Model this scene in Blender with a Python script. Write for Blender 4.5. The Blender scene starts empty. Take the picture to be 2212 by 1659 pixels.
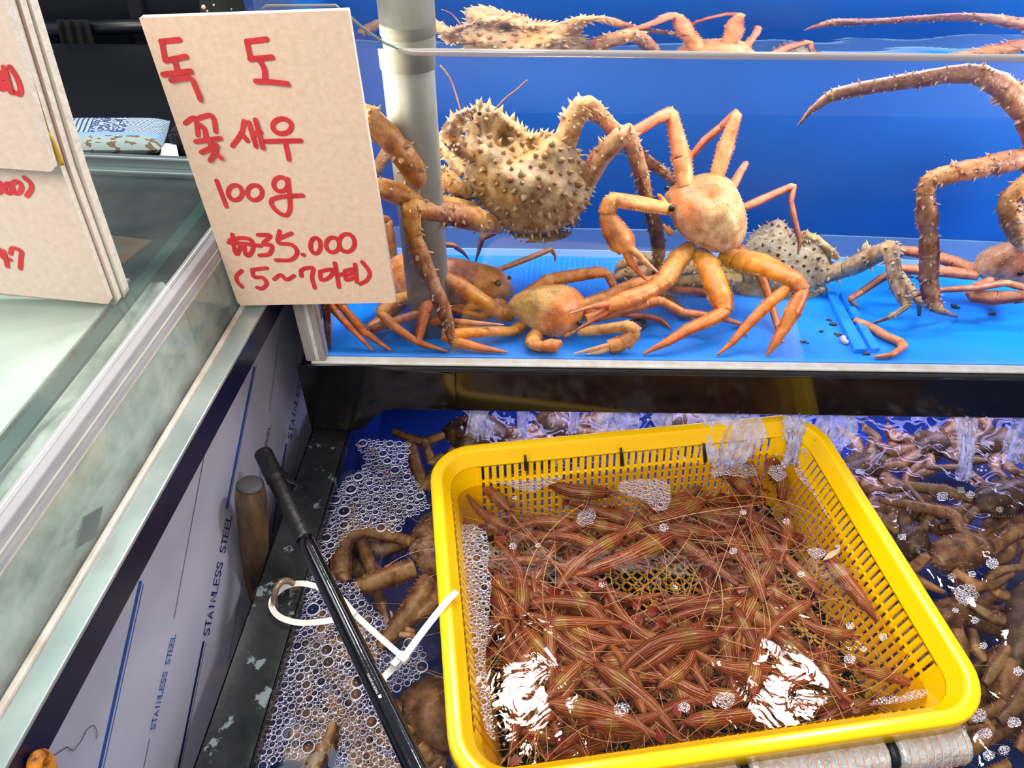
import bpy, math, random
import numpy as np
from math import sin, cos, pi, radians, sqrt, atan2, hypot
from mathutils import Vector, Matrix
random.seed(7); rng = np.random.default_rng(7)
S = bpy.context.scene; COL = S.collection

# ------------------------------------------------------------------ camera
F = 1534.0; CX, CY = 1106.0, 829.5
CAM = np.array([0, -.65, 1.45])
def _rx(a): c, s = cos(a), sin(a); return np.array([[1, 0, 0], [0, c, -s], [0, s, c]])
def _rz(a): c, s = cos(a), sin(a); return np.array([[c, -s, 0], [s, c, 0], [0, 0, 1]])
RM = _rz(radians(.6)) @ _rx(radians(90 - 42.6)) @ _rz(radians(.38))
cd = bpy.data.cameras.new('camera'); cam = bpy.data.objects.new('camera', cd); COL.objects.link(cam)
cd.sensor_fit = 'HORIZONTAL'; cd.sensor_width = 36; cd.lens = 36 * F / 2212; cd.clip_start = .01
m4 = Matrix.Identity(4)
for i in range(3):
    for j in range(3): m4[i][j] = RM[i, j]
    m4[i][3] = CAM[i]
cam.matrix_world = m4; S.camera = cam
S.view_settings.view_transform = 'Standard'; S.view_settings.look = 'None'
S.view_settings.gamma = 1; S.view_settings.use_curve_mapping = False; S.view_settings.exposure = 0.0
cy = S.cycles
cy.max_bounces = 12; cy.transparent_max_bounces = 24; cy.transmission_bounces = 8; cy.diffuse_bounces = 3; cy.glossy_bounces = 4
cy.sample_clamp_indirect = 4; cy.blur_glossy = .5; cy.caustics_reflective = False; cy.caustics_refractive = True

# ------------------------------------------------------------------ light
W = bpy.data.worlds.new('hall_light'); S.world = W; W.use_nodes = True
W.node_tree.nodes['Background'].inputs[0].default_value = (.86, .9, 1, 1)
W.node_tree.nodes['Background'].inputs[1].default_value = .46
def area(name, loc, target, sx, sy, power, col, shape='RECTANGLE', spread=180):
    l = bpy.data.lights.new(name, 'AREA'); l.shape = shape; l.size = sx
    if shape in ('RECTANGLE', 'ELLIPSE'): l.size_y = sy
    l.energy = power; l.color = col; l.spread = radians(spread)
    o = bpy.data.objects.new(name, l); COL.objects.link(o); o.location = loc
    d = Vector(target) - Vector(loc); o.rotation_euler = d.to_track_quat('-Z', 'Y').to_euler(); return o
# two pendant lamps over the tank, ceiling panels of the hall, unseen fill lights added inside the tank, blue tube beneath it
area('pendant_lamp', (.03, .22, 2.0), (.1, -.2, .8), .17, .17, 8.5, (1, .97, .92), 'DISK')
area('pendant_lamp', (.76, .22, 2.0), (.3, -.2, .8), .17, .17, 8.5, (1, .97, .92), 'DISK')
area('hall_ceiling_panel', (-.5, -1.5, 2.7), (-.1, 0, 1), 1.6, 1.0, 44, (1, .93, .84))
area('case_ceiling_panel', (-.9, .1, 2.4), (-.5, -.2, 1), .5, .9, 9, (.9, 1, .98))
area('added_tank_fill_back', (.28, .235, 1.238), (.28, .10, .9), 1.0, .05, 6.5, (1, .95, .9))
area('added_tank_fill_left', (-.20, .05, 1.20), (.1, .2, .95), .06, .05, .8, (1, .9, .75))
area('added_tank_fill_right', (.80, .06, 1.20), (.4, .2, .95), .08, .08, 2.2, (1, .93, .88))
area('blue_tube', (.47, .10, .808), (.47, .09, .7), 1.0, .09, 5.0, (.48, .48, 1))

# ------------------------------------------------------------------ rays: photograph pixel -> place in the hall
ZW = 1.246          # water level of the tank
def ray(px, py): return RM @ np.array([(px - CX) / F, -(py - CY) / F, -1.0])
def onY(px, py, Y): d = ray(px, py); return CAM + d * ((Y - CAM[1]) / d[1])
def onZ(px, py, Z): d = ray(px, py); return CAM + d * ((Z - CAM[2]) / d[2])
def onP(px, py, p, n): d = ray(px, py); n = np.array(n, float); return CAM + d * (np.dot(n, np.array(p) - CAM) / np.dot(n, d))
def onD(px, py, zd): return CAM + ray(px, py) * zd
def wray(px, py):
    d = ray(px, py); d = d / np.linalg.norm(d); o = CAM + d * (-CAM[1] / d[1])
    n = np.array([0, -1., 0])
    if o[2] > ZW: o = CAM + d * ((ZW - CAM[2]) / d[2]); n = np.array([0, 0, 1.])
    c = -d @ n; r = 1 / 1.333; k = 1 - r * r * (1 - c * c)
    return o, r * d + (r * c - sqrt(k)) * n
TF = .893           # floor of the tank
def pw(px, py, Y):
    o, t = wray(px, max(py, 122))
    p = o + t * ((Y - o[1]) / t[1])
    if py < 122: p = p + np.array([0, 0, (122 - py) * .00045])
    return p
def pf(px, py, h=.0):
    o, t = wray(px, py); p = o + t * ((TF + h - o[2]) / t[2])
    if p[1] < .014: p[1] = .014
    return p
def wsc(px, py, Y): return np.linalg.norm(pw(px + .5, py, Y) - pw(px - .5, py, Y))
def zsc(px, py, Z): return np.linalg.norm(onZ(px + .5, py, Z) - onZ(px - .5, py, Z))

# ------------------------------------------------------------------ materials
def lin(c):
    r = []
    for v in c:
        v = v / 255.0
        r.append(v / 12.92 if v <= .04045 else ((v + .055) / 1.055) ** 2.4)
    return tuple(r) + (1.0,)
class NT:
    def __init__(s, name):
        s.m = bpy.data.materials.new(name); s.m.use_nodes = True; s.t = s.m.node_tree
        s.t.nodes.clear(); s.o = s.n('ShaderNodeOutputMaterial')
    def n(s, typ, **k):
        x = s.t.nodes.new(typ)
        for a, b in k.items():
            if a in x.inputs: x.inputs[a].default_value = b
            else: setattr(x, a, b)
        return x
    def l(s, a, b): s.t.links.new(a, b)
def fres(T, ior):
    """Fresnel of a thin sheet: the same from either side"""
    g = T.n('ShaderNodeNewGeometry'); m = T.n('ShaderNodeMapRange'); T.l(g.outputs['Backfacing'], m.inputs[0]); m.inputs[3].default_value = ior; m.inputs[4].default_value = 1 / ior
    f = T.n('ShaderNodeFresnel'); T.l(m.outputs[0], f.inputs['IOR']); return f
def pm(name, c, rough=.5, metal=0, c2=None, ns=20, nd=4, lo=.35, hi=.65, bump=0, bs=60, col=False, spec=.5, emis=0, sss=0, stretch=None, coat=0, wear=None):
    """principled material, optional second colour by noise, optional point colours, optional bump"""
    T = NT(name); b = T.n('ShaderNodeBsdfPrincipled'); T.l(b.outputs[0], T.o.inputs[0])
    b.inputs['Roughness'].default_value = rough; b.inputs['Metallic'].default_value = metal
    b.inputs['Specular IOR Level'].default_value = spec; b.inputs['Coat Weight'].default_value = coat
    tc = T.n('ShaderNodeTexCoord'); mp = T.n('ShaderNodeMapping'); T.l(tc.outputs['Object'], mp.inputs[0])
    if stretch: mp.inputs['Scale'].default_value = stretch
    src = None
    if col:
        a = T.n('ShaderNodeAttribute'); a.attribute_name = 'Col'; src = a.outputs[0]
    else:
        r = T.n('ShaderNodeRGB'); r.outputs[0].default_value = lin(c); src = r.outputs[0]
    if c2 is not None:
        nz = T.n('ShaderNodeTexNoise', Scale=ns, Detail=nd, Roughness=.6); T.l(mp.outputs[0], nz.inputs[0])
        rp = T.n('ShaderNodeMapRange'); rp.inputs[1].default_value = lo; rp.inputs[2].default_value = hi; T.l(nz.outputs[0], rp.inputs[0])
        mx = T.n('ShaderNodeMix', data_type='RGBA'); T.l(rp.outputs[0], mx.inputs[0]); T.l(src, mx.inputs[6])
        if col:
            mu = T.n('ShaderNodeMix', data_type='RGBA', blend_type='MULTIPLY'); mu.inputs[0].default_value = 1
            T.l(src, mu.inputs[6]); mu.inputs[7].default_value = lin(c2); T.l(mu.outputs[2], mx.inputs[7])
        else: mx.inputs[7].default_value = lin(c2)
        src = mx.outputs[2]
    if wear:
        wc, ws, wl, wh = wear
        nz = T.n('ShaderNodeTexNoise', Scale=ws, Detail=6, Roughness=.65); T.l(tc.outputs['Object'], nz.inputs[0])
        rp = T.n('ShaderNodeMapRange'); rp.inputs[1].default_value = wl; rp.inputs[2].default_value = wh; T.l(nz.outputs[0], rp.inputs[0])
        mx = T.n('ShaderNodeMix', data_type='RGBA'); T.l(rp.outputs[0], mx.inputs[0]); T.l(src, mx.inputs[6]); mx.inputs[7].default_value = lin(wc)
        src = mx.outputs[2]
    T.l(src, b.inputs['Base Color'])
    if emis: T.l(src, b.inputs['Emission Color']); b.inputs['Emission Strength'].default_value = emis
    if sss: b.inputs['Subsurface Weight'].default_value = sss; b.inputs['Subsurface Radius'].default_value = (.01, .006, .004)
    if bump:
        nz = T.n('ShaderNodeTexNoise', Scale=bs, Detail=3); T.l(mp.outputs[0], nz.inputs[0])
        bp = T.n('ShaderNodeBump', Strength=bump, Distance=.002); T.l(nz.outputs[0], bp.inputs['Height']); T.l(bp.outputs[0], b.inputs['Normal'])
    return T.m
def thin_glass(name, tint=(255, 255, 255), ior=1.45, rough=.0, frost=0, frost_c=(220, 230, 228), bump=0, bs=40, refl=1.0, fs=None):
    """thin clear sheet: lets light straight through, mirrors by Fresnel, optional fog on it"""
    T = NT(name); tr = T.n('ShaderNodeBsdfTransparent'); tr.inputs[0].default_value = lin(tint)
    gl = T.n('ShaderNodeBsdfGlossy'); gl.inputs['Roughness'].default_value = rough; gl.inputs[0].default_value = (refl, refl, refl, 1)
    fr = fres(T, ior); mx = T.n('ShaderNodeMixShader')
    T.l(fr.outputs[0], mx.inputs[0]); T.l(tr.outputs[0], mx.inputs[1]); T.l(gl.outputs[0], mx.inputs[2]); out = mx.outputs[0]
    tc = T.n('ShaderNodeTexCoord')
    if bump:
        nz = T.n('ShaderNodeTexNoise', Scale=bs, Detail=3); T.l(tc.outputs['Object'], nz.inputs[0])
        bp = T.n('ShaderNodeBump', Strength=bump, Distance=.003); T.l(nz.outputs[0], bp.inputs['Height']); T.l(bp.outputs[0], fr.inputs['Normal']); T.l(bp.outputs[0], gl.inputs['Normal'])
    if frost:
        df = T.n('ShaderNodeBsdfDiffuse'); df.inputs[0].default_value = lin(frost_c); m2 = T.n('ShaderNodeMixShader')
        if fs:
            nz = T.n('ShaderNodeTexNoise', Scale=fs, Detail=5, Roughness=.6); T.l(tc.outputs['Object'], nz.inputs[0])
            rp = T.n('ShaderNodeMapRange'); rp.inputs[1].default_value = .35; rp.inputs[2].default_value = .7; rp.inputs[3].default_value = frost * .3; rp.inputs[4].default_value = min(1, frost * 1.6)
            T.l(nz.outputs[0], rp.inputs[0]); T.l(rp.outputs[0], m2.inputs[0])
        else: m2.inputs[0].default_value = frost
        T.l(out, m2.inputs[1]); T.l(df.outputs[0], m2.inputs[2]); out = m2.outputs[0]
    T.l(out, T.o.inputs[0]); return T.m
def water_body(name):
    T = NT(name); g = T.n('ShaderNodeBsdfGlass', IOR=1.333, Roughness=0.0); g.inputs[0].default_value = (1, 1, 1, 1)
    T.l(g.outputs[0], T.o.inputs[0]); return T.m
def stripe_mat():
    """shrimp shell: cream and dark red lines running along the body (u goes round it, v along it)"""
    T = NT('striped_shrimp_shell'); b = T.n('ShaderNodeBsdfPrincipled'); T.l(b.outputs[0], T.o.inputs[0])
    b.inputs['Roughness'].default_value = .3
    uv = T.n('ShaderNodeUVMap'); mp = T.n('ShaderNodeMapping'); T.l(uv.outputs[0], mp.inputs[0]); mp.inputs['Scale'].default_value = (1, .35, 1)
    oi = T.n('ShaderNodeObjectInfo'); ad = T.n('ShaderNodeVectorMath'); T.l(mp.outputs[0], ad.inputs[0]); T.l(oi.outputs['Random'], ad.inputs[1])
    w = T.n('ShaderNodeTexWave', Scale=6.2, Distortion=5.0, Detail=4); w.inputs['Detail Scale'].default_value = 2.5; T.l(ad.outputs[0], w.inputs[0])
    rp = T.n('ShaderNodeValToRGB'); e = rp.color_ramp.elements
    e[0].position = .0; e[0].color = lin((78, 20, 14)); e[1].position = 1; e[1].color = lin((226, 168, 116))
    x = e.new(.45); x.color = lin((124, 42, 26)); x = e.new(.70); x.color = lin((138, 64, 38)); T.l(w.outputs[0], rp.inputs[0])
    a = T.n('ShaderNodeAttribute'); a.attribute_name = 'Col'
    mx = T.n('ShaderNodeMix', data_type='RGBA'); mx.inputs[0].default_value = .40; T.l(rp.outputs[0], mx.inputs[6]); T.l(a.outputs[0], mx.inputs[7])
    m2 = T.n('ShaderNodeMix', data_type='RGBA'); m2.inputs[7].default_value = lin((84, 30, 24)); rm = T.n('ShaderNodeMapRange'); rm.inputs[1].default_value = .4; rm.inputs[2].default_value = 1; rm.inputs[4].default_value = .5
    T.l(oi.outputs['Random'], rm.inputs[0]); T.l(rm.outputs[0], m2.inputs[0]); T.l(mx.outputs[2], m2.inputs[6]); T.l(m2.outputs[2], b.inputs['Base Color']); return T.m
M = {}
M['black'] = pm('black_lacquered_steel', (14, 14, 17), .12, spec=.6, bump=.05, bs=14, c2=(24, 22, 22), ns=6)
M['rim'] = pm('wet_black_rim', (30, 32, 33), .16, c2=(46, 48, 49), ns=30, bump=.12, bs=120, wear=((120, 130, 132), 38, .60, .63))
M['dark'] = pm('dark_fabric', (24, 26, 34), .8, c2=(18, 19, 26), ns=8)
M['darkgloss'] = pm('dark_enamel', (22, 24, 32), .3)
M['cloth'] = pm('black_cloth', (14, 15, 21), .95, bump=.3, bs=200)
M['steel'] = pm('brushed_steel_post', (196, 190, 184), .42, .25, c2=(168, 160, 152), ns=14, stretch=(90, 90, 2))
M['ledge'] = pm('galvanised_ledge', (205, 216, 212), .34, .55, c2=(170, 184, 182), ns=9, bump=.12, bs=40)
M['navy'] = pm('navy_painted_skirt', (20, 22, 58), .3, c2=(12, 13, 38), ns=7, wear=((70, 42, 24), 16, .66, .74))
M['seal'] = pm('white_sealant', (222, 214, 204), .35, c2=(196, 184, 168), ns=40, bump=.3, bs=90)
M['film'] = pm('print_film', (206, 206, 224), .3, c2=(188, 186, 208), ns=5, bump=.05, bs=9, wear=((150, 128, 96), 60, .76, .80))
M['ink'] = pm('blue_print_ink', (20, 82, 170), .5); M['inkdark'] = pm('dark_blue_ink', (24, 38, 96), .5)
M['ice'] = pm('frosted_ice', (244, 250, 244), .5, c2=(170, 184, 172), ns=26, nd=8, bump=.6, bs=40)
M['lid'] = pm('dark_scratched_steel', (84, 96, 104), .28, .9, c2=(58, 68, 76), ns=6, bump=.06, bs=50, stretch=(1, 6, 1))
M['tray'] = pm('tray_edge_steel', (150, 162, 162), .35, .7)
M['rust'] = pm('rust_stained_steel', (104, 108, 102), .5, .4, c2=(126, 78, 34), ns=22, lo=.45, hi=.6)
M['green'] = pm('green_glass_edge', (44, 76, 72), .3)
M['board'] = pm('foam_board', (244, 216, 190), .55, c2=(234, 202, 174), ns=160, bump=.1, bs=500)
M['board2'] = pm('foam_board_cool', (236, 214, 198), .55, c2=(226, 202, 184), ns=160, bump=.1, bs=500)
M['edge'] = pm('rough_foam_edge', (242, 236, 222), .7, bump=.6, bs=120)
M['marker'] = pm('red_marker', (226, 62, 66), .45, c2=(206, 46, 54), ns=60)
M['blueback'] = pm('blue_tank_panel', (0, 68, 140), .4, c2=(0, 60, 132), ns=4)
M['bluefloor'] = pm('azure_tank_base', (0, 140, 255), .4, c2=(0, 130, 250), ns=6)
M['bluestrip'] = pm('azure_strip', (20, 140, 250), .4)
M['bluepale'] = pm('pale_blue_strip', (150, 195, 240), .5)
M['bluegrey'] = pm('grey_blue_strip', (74, 108, 150), .6)
M['pvc'] = pm('white_pvc', (150, 152, 142), .45, c2=(132, 136, 124), ns=8, stretch=(6, 6, 1))
M['silicone'] = pm('white_silicone', (232, 234, 234), .4, c2=(214, 206, 190), ns=40)
M['glass'] = thin_glass('clear_pane', ior=1.3); M['tankwater'] = water_body('tank_water')
M['lip'] = thin_glass('wet_overflow_lip', (236, 228, 222), 1.9, .06, frost=.30, frost_c=(226, 212, 204))
M['glassedge'] = thin_glass('pane_cut_edge', (150, 175, 165), 1.5, .05, frost=.35, frost_c=(170, 176, 168))
M['topglass'] = thin_glass('worn_glass_top', (246, 250, 248), 1.4, .08, frost=.05, frost_c=(214, 224, 220), fs=5)
M['frost'] = pm('white_frost_sheet', (226, 232, 226), .6, c2=(196, 206, 200), ns=5, bump=.15, bs=30)
M['wetpane'] = thin_glass('dewy_pane', (248, 252, 250), 1.45, .08, frost=.16, frost_c=(226, 234, 228), bump=0, bs=320, fs=30)
M['acrylic'] = thin_glass('milky_acrylic_bar', (236, 238, 240), 1.4, .10, frost=.38, frost_c=(226, 222, 226))
M['patch'] = pm('grey_patch', (108, 118, 116), .6)
M['crab'] = pm('crab_shell', (200, 120, 60), .34, col=True, c2=(190, 170, 150), ns=70, bump=.25, bs=220, spec=.4)
M['kcrab'] = pm('king_crab_shell', (200, 120, 60), .38, col=True, c2=(190, 152, 116), ns=90, bump=.5, bs=260, spec=.4)
M['pancrab'] = pm('brown_crab_shell', (120, 90, 70), .4, col=True, c2=(150, 130, 110), ns=60, bump=.4, bs=140)
M['eye'] = pm('black_eye', (10, 9, 9), .08)
M['yellow'] = pm('yellow_plastic', (255, 204, 0), .22, c2=(255, 198, 0), ns=5, wear=((150, 130, 20), 9, .73, .80), spec=.5)
M['ylattice'] = pm('yellow_lattice_plastic', (255, 200, 8), .3)
M['wood'] = pm('weathered_wood', (124, 94, 66), .7, c2=(40, 28, 24), ns=9, nd=6, bump=.5, bs=40, stretch=(5, 5, .8))
M['woodend'] = pm('dark_wood_end', (74, 74, 76), .6, c2=(52, 52, 56), ns=20)
M['rod'] = pm('black_lacquered_rod', (9, 10, 16), .12, bump=.2, bs=60, coat=.4)
M['tape'] = pm('black_tape', (16, 16, 19), .42, bump=.5, bs=110)
M['iron'] = pm('worn_iron_ring', (190, 158, 132), .35, .6, c2=(150, 122, 102), ns=30)
M['nylon'] = pm('white_nylon', (238, 236, 226), .35, sss=.15)
M['whiteprint'] = pm('white_print', (210, 210, 205), .5)
M['panblue'] = pm('blue_pan_lining', (14, 60, 160), .5, c2=(10, 42, 122), ns=5)
M['float'] = pm('silver_float', (222, 226, 228), .22, .35, c2=(196, 190, 186), ns=90, bump=1.0, bs=170)
M['fibre'] = pm('orange_rib', (236, 176, 140), .5)
M['stripe'] = stripe_mat()
M['fan'] = pm('red_tail_fan', (120, 34, 26), .35, col=True, c2=(220, 150, 120), ns=60)
M['feeler'] = pm('pale_feeler', (214, 166, 126), .5)
M['shrimpleg'] = pm('amber_leg', (190, 132, 70), .5, c2=(128, 52, 26), ns=50)
M['debris'] = pm('dark_debris', (40, 44, 52), .7); M['shell'] = pm('pale_shell', (226, 214, 206), .5)
M['paper'] = pm('white_paper', (232, 234, 236), .6)
M['yband'] = pm('yellow_cord', (214, 168, 40), .5); M['clamp'] = pm('orange_rubber', (236, 150, 40), .45, c2=(92, 40, 16), ns=50, lo=.45, hi=.6)
M['foamring'] = pm('foam_lilac', (232, 228, 244), .35, spec=.6)
def bubble_skin():
    """soap skin: clear when looked at square on, milky and mirror-like where it turns away"""
    T = NT('bubble_skin'); tr = T.n('ShaderNodeBsdfTransparent'); gl = T.n('ShaderNodeBsdfGlossy'); gl.inputs['Roughness'].default_value = .04; df = T.n('ShaderNodeBsdfDiffuse'); df.inputs[0].default_value = lin((226, 224, 244))
    lw = T.n('ShaderNodeLayerWeight', Blend=.38); rp = T.n('ShaderNodeMapRange'); rp.inputs[1].default_value = .35; rp.inputs[2].default_value = .95; rp.inputs[4].default_value = .8; T.l(lw.outputs['Facing'], rp.inputs[0])
    m1 = T.n('ShaderNodeMixShader'); T.l(rp.outputs[0], m1.inputs[0]); T.l(tr.outputs[0], m1.inputs[1]); T.l(df.outputs[0], m1.inputs[2])
    fr = fres(T, 1.4); m2 = T.n('ShaderNodeMixShader'); T.l(fr.outputs[0], m2.inputs[0]); T.l(m1.outputs[0], m2.inputs[1]); T.l(gl.outputs[0], m2.inputs[2]); T.l(m2.outputs[0], T.o.inputs[0]); return T.m
M['bubble'] = bubble_skin()
def pan_water():
    T = NT('rippling_pan_water'); tr = T.n('ShaderNodeBsdfTransparent'); tr.inputs[0].default_value = lin((236, 228, 214))
    gl = T.n('ShaderNodeBsdfGlossy'); gl.inputs['Roughness'].default_value = .02
    fr = fres(T, 1.36); mx = T.n('ShaderNodeMixShader')
    tc = T.n('ShaderNodeTexCoord'); nz = T.n('ShaderNodeTexNoise', Scale=26, Detail=3, Distortion=1.2); T.l(tc.outputs['Object'], nz.inputs[0])
    bp = T.n('ShaderNodeBump', Strength=.22, Distance=.004); T.l(nz.outputs[0], bp.inputs['Height'])
    for x in (fr, gl): T.l(bp.outputs[0], x.inputs['Normal'])
    T.l(fr.outputs[0], mx.inputs[0]); T.l(tr.outputs[0], mx.inputs[1]); T.l(gl.outputs[0], mx.inputs[2]); T.l(mx.outputs[0], T.o.inputs[0]); return T.m
M['panwater'] = pan_water()
M['splash'] = thin_glass('white_water', (240, 242, 255), 1.33, .06, frost=.5, frost_c=(222, 222, 255), bump=1, bs=90, fs=60)

# ------------------------------------------------------------------ mesh helpers
class MB:
    def __init__(s): s.v = []; s.f = []; s.c = []; s.m = []; s.uv = None
    def add(s, v, f, col=(1, 1, 1, 1), mi=0):
        k = len(s.v); s.v.extend([tuple(map(float, q)) for q in v]); s.f.extend([tuple(i + k for i in q) for q in f]); s.m.extend([mi] * len(f))
        if len(v) and isinstance(col, list): s.c.extend(col)
        else: s.c.extend([col] * len(v))
    def build(s, name, mats, parent=None, smooth=True, origin=None, **props):
        if not isinstance(mats, (list, tuple)): mats = [mats]
        me = bpy.data.meshes.new(name); o0 = np.array(origin if origin is not None else (0, 0, 0), float)
        v = np.array(s.v, float).reshape(-1, 3) - o0
        me.from_pydata(v.tolist(), [], s.f); 
        for x in mats: me.materials.append(x)
        me.polygons.foreach_set('material_index', s.m); me.polygons.foreach_set('use_smooth', [smooth] * len(s.f))
        ca = me.attributes.new('Col', 'FLOAT_COLOR', 'POINT'); ca.data.foreach_set('color', np.array(s.c, np.float32).reshape(-1))
        if s.uv is not None:
            ul = me.uv_layers.new(name='UVMap'); idx = np.empty(len(me.loops), int); me.loops.foreach_get('vertex_index', idx)
            ul.data.foreach_set('uv', np.array(s.uv, np.float32)[idx].reshape(-1))
        me.update(); o = bpy.data.objects.new(name, me); COL.objects.link(o)
        if parent is not None: o.parent = parent
        elif origin is not None: o.location = origin
        for a, b in props.items(): o[a] = b
        return o
def thing(name, label, cat, loc=(0, 0, 0), group=None, kind=None):
    o = bpy.data.objects.new(name, None); COL.objects.link(o); o.location = loc; o.empty_display_size = .02
    tag(o, label, cat, group, kind); return o
def tag(o, label, cat, group=None, kind=None):
    o['label'] = label; o['category'] = cat
    if group: o['group'] = group
    if kind: o['kind'] = kind
    return o
def hexa(mb, q, h, col=(1, 1, 1, 1), mi=0):
    """prism: polygon q (3-D points) pushed along vector h"""
    q = [np.array(a, float) for a in q]; n = len(q); h = np.array(h, float)
    v = q + [a + h for a in q]
    mb.add(v, [tuple(range(n))[::-1], tuple(range(n, 2 * n))] + [(i, (i + 1) % n, n + (i + 1) % n, n + i) for i in range(n)], col, mi)
def box(mb, x0, x1, y0, y1, z0, z1, col=(1, 1, 1, 1), mi=0):
    hexa(mb, [(x0, y0, z0), (x1, y0, z0), (x1, y1, z0), (x0, y1, z0)], (0, 0, z1 - z0), col, mi)
def bevel(o, w=.002, seg=2):
    b = o.modifiers.new('bevel', 'BEVEL'); b.width = w; b.segments = seg; b.limit_method = 'ANGLE'; return o
def smooth_path(pts, n=6):
    P = [np.array(p, float) for p in pts]; P = [2 * P[0] - P[1]] + P + [2 * P[-1] - P[-2]]; out = []
    for i in range(1, len(P) - 2):
        a, b, c, d = P[i - 1], P[i], P[i + 1], P[i + 2]
        for k in range(n):
            t = k / n; out.append(.5 * ((2 * b) + (c - a) * t + (2 * a - 5 * b + 4 * c - d) * t * t + (3 * b - a - 3 * c + d) * t ** 3))
    out.append(P[-2]); return out
def frames(P):
    P = [np.array(p, float) for p in P]; n = len(P); T = []
    for i in range(n):
        d = P[min(i + 1, n - 1)] - P[max(i - 1, 0)]; T.append(d / (np.linalg.norm(d) + 1e-12))
    up = np.array([0, -.6, .8]); 
    if abs(up @ T[0]) > .9: up = np.array([1., 0, 0])
    A = []
    u = up - T[0] * (up @ T[0]); u /= np.linalg.norm(u)
    for i in range(n):
        u = u - T[i] * (u @ T[i]); u /= (np.linalg.norm(u) + 1e-12); A.append((u, np.cross(T[i], u)))
    return P, T, A
def tube(mb, P, r, sides=8, flat=1.0, col=(1, 1, 1, 1), mi=0, caps=True, cols=None):
    P, T, A = frames(P); n = len(P); r = r if hasattr(r, '__len__') else [r] * n
    v = []; cc = []
    for i in range(n):
        u, w = A[i]
        for k in range(sides):
            a = 2 * pi * k / sides; v.append(P[i] + u * cos(a) * r[i] * flat + w * sin(a) * r[i]); cc.append(cols[i] if cols else col)
    f = [(i * sides + k, i * sides + (k + 1) % sides, (i + 1) * sides + (k + 1) % sides, (i + 1) * sides + k) for i in range(n - 1) for k in range(sides)]
    if caps: f += [tuple(range(sides))[::-1], tuple((n - 1) * sides + k for k in range(sides))]
    mb.add(v, f, cc, mi); return P, T, A, r
def ribbon(mb, pts, w, n, mi=0, round_=True, lift=0):
    """flat marker stroke along 3-D points lying in a plane of normal n"""
    P = [np.array(p, float) for p in pts]; n = np.array(n, float); k = len(P); v = []
    for i in range(k):
        d = P[min(i + 1, k - 1)] - P[max(i - 1, 0)]; d /= (np.linalg.norm(d) + 1e-12); s = np.cross(n, d)
        li = lift + .00014 * i / k; v += [P[i] + s * w / 2 + n * li, P[i] - s * w / 2 + n * li]
    mb.add(v, [(2 * i, 2 * i + 1, 2 * i + 3, 2 * i + 2) for i in range(k - 1)], (1, 1, 1, 1), mi)
    if round_:
        for i, sg in ((0, -1), (k - 1, 1)):
            d = P[min(i + 1, k - 1)] - P[max(i - 1, 0)]; d /= (np.linalg.norm(d) + 1e-12); s = np.cross(n, d)
            a = [P[i] + n * (lift - .00005 if sg < 0 else lift + .0002) + (s * cos(t) + d * sg * sin(t)) * w / 2 for t in np.linspace(0, pi, 7)]
            mb.add(a, [tuple(range(7))], (1, 1, 1, 1), mi)
def sphere(mb, c, r, seg=8, rg=5, col=(1, 1, 1, 1), mi=0, sc=(1, 1, 1)):
    c = np.array(c, float); v = [c + np.array([0, 0, r * sc[2]])]
    for i in range(1, rg):
        a = pi * i / rg
        for k in range(seg): b = 2 * pi * k / seg; v.append(c + r * np.array([sin(a) * cos(b) * sc[0], sin(a) * sin(b) * sc[1], cos(a) * sc[2]]))
    v.append(c - np.array([0, 0, r * sc[2]])); L = len(v) - 1
    f = [(0, 1 + k, 1 + (k + 1) % seg) for k in range(seg)]
    for i in range(rg - 2): f += [(1 + i * seg + k, 1 + (i + 1) * seg + k, 1 + (i + 1) * seg + (k + 1) % seg, 1 + i * seg + (k + 1) % seg) for k in range(seg)]
    f += [(L, L - 1 - k, L - 1 - (k + 1) % seg) for k in range(seg)]
    mb.add(v, f, col, mi)
def cone(mb, p, d, r, h, c0, c1, sides=6, mi=0):
    p = np.array(p, float); d = np.array(d, float); d /= np.linalg.norm(d) + 1e-12
    u = np.cross(d, [.3, .5, .81]); u /= np.linalg.norm(u); w = np.cross(d, u); v = []; cc = []
    for rr, hh, c in ((r, -.15 * h, c0), (r * .5, .35 * h, tuple(.5 * (np.array(c0) + np.array(c1))))):
        for k in range(sides): a = 2 * pi * k / sides; v.append(p + d * hh + (u * cos(a) + w * sin(a)) * rr); cc.append(c)
    v.append(p + d * h); cc.append(c1)
    f = [(k, (k + 1) % sides, sides + (k + 1) % sides, sides + k) for k in range(sides)] + [(sides + k, sides + (k + 1) % sides, 2 * sides) for k in range(sides)]
    mb.add(v, f, cc, mi)
def C(*c): return lin(c)
def mixc(a, b, t): return tuple(a[i] * (1 - t) + b[i] * t for i in range(4))
def sample_path(path, t):
    n = len(path) - 1; x = max(0, min(.9999, t)) * n; i = int(x); return mixc(path[i], path[i + 1], x - i)

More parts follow.
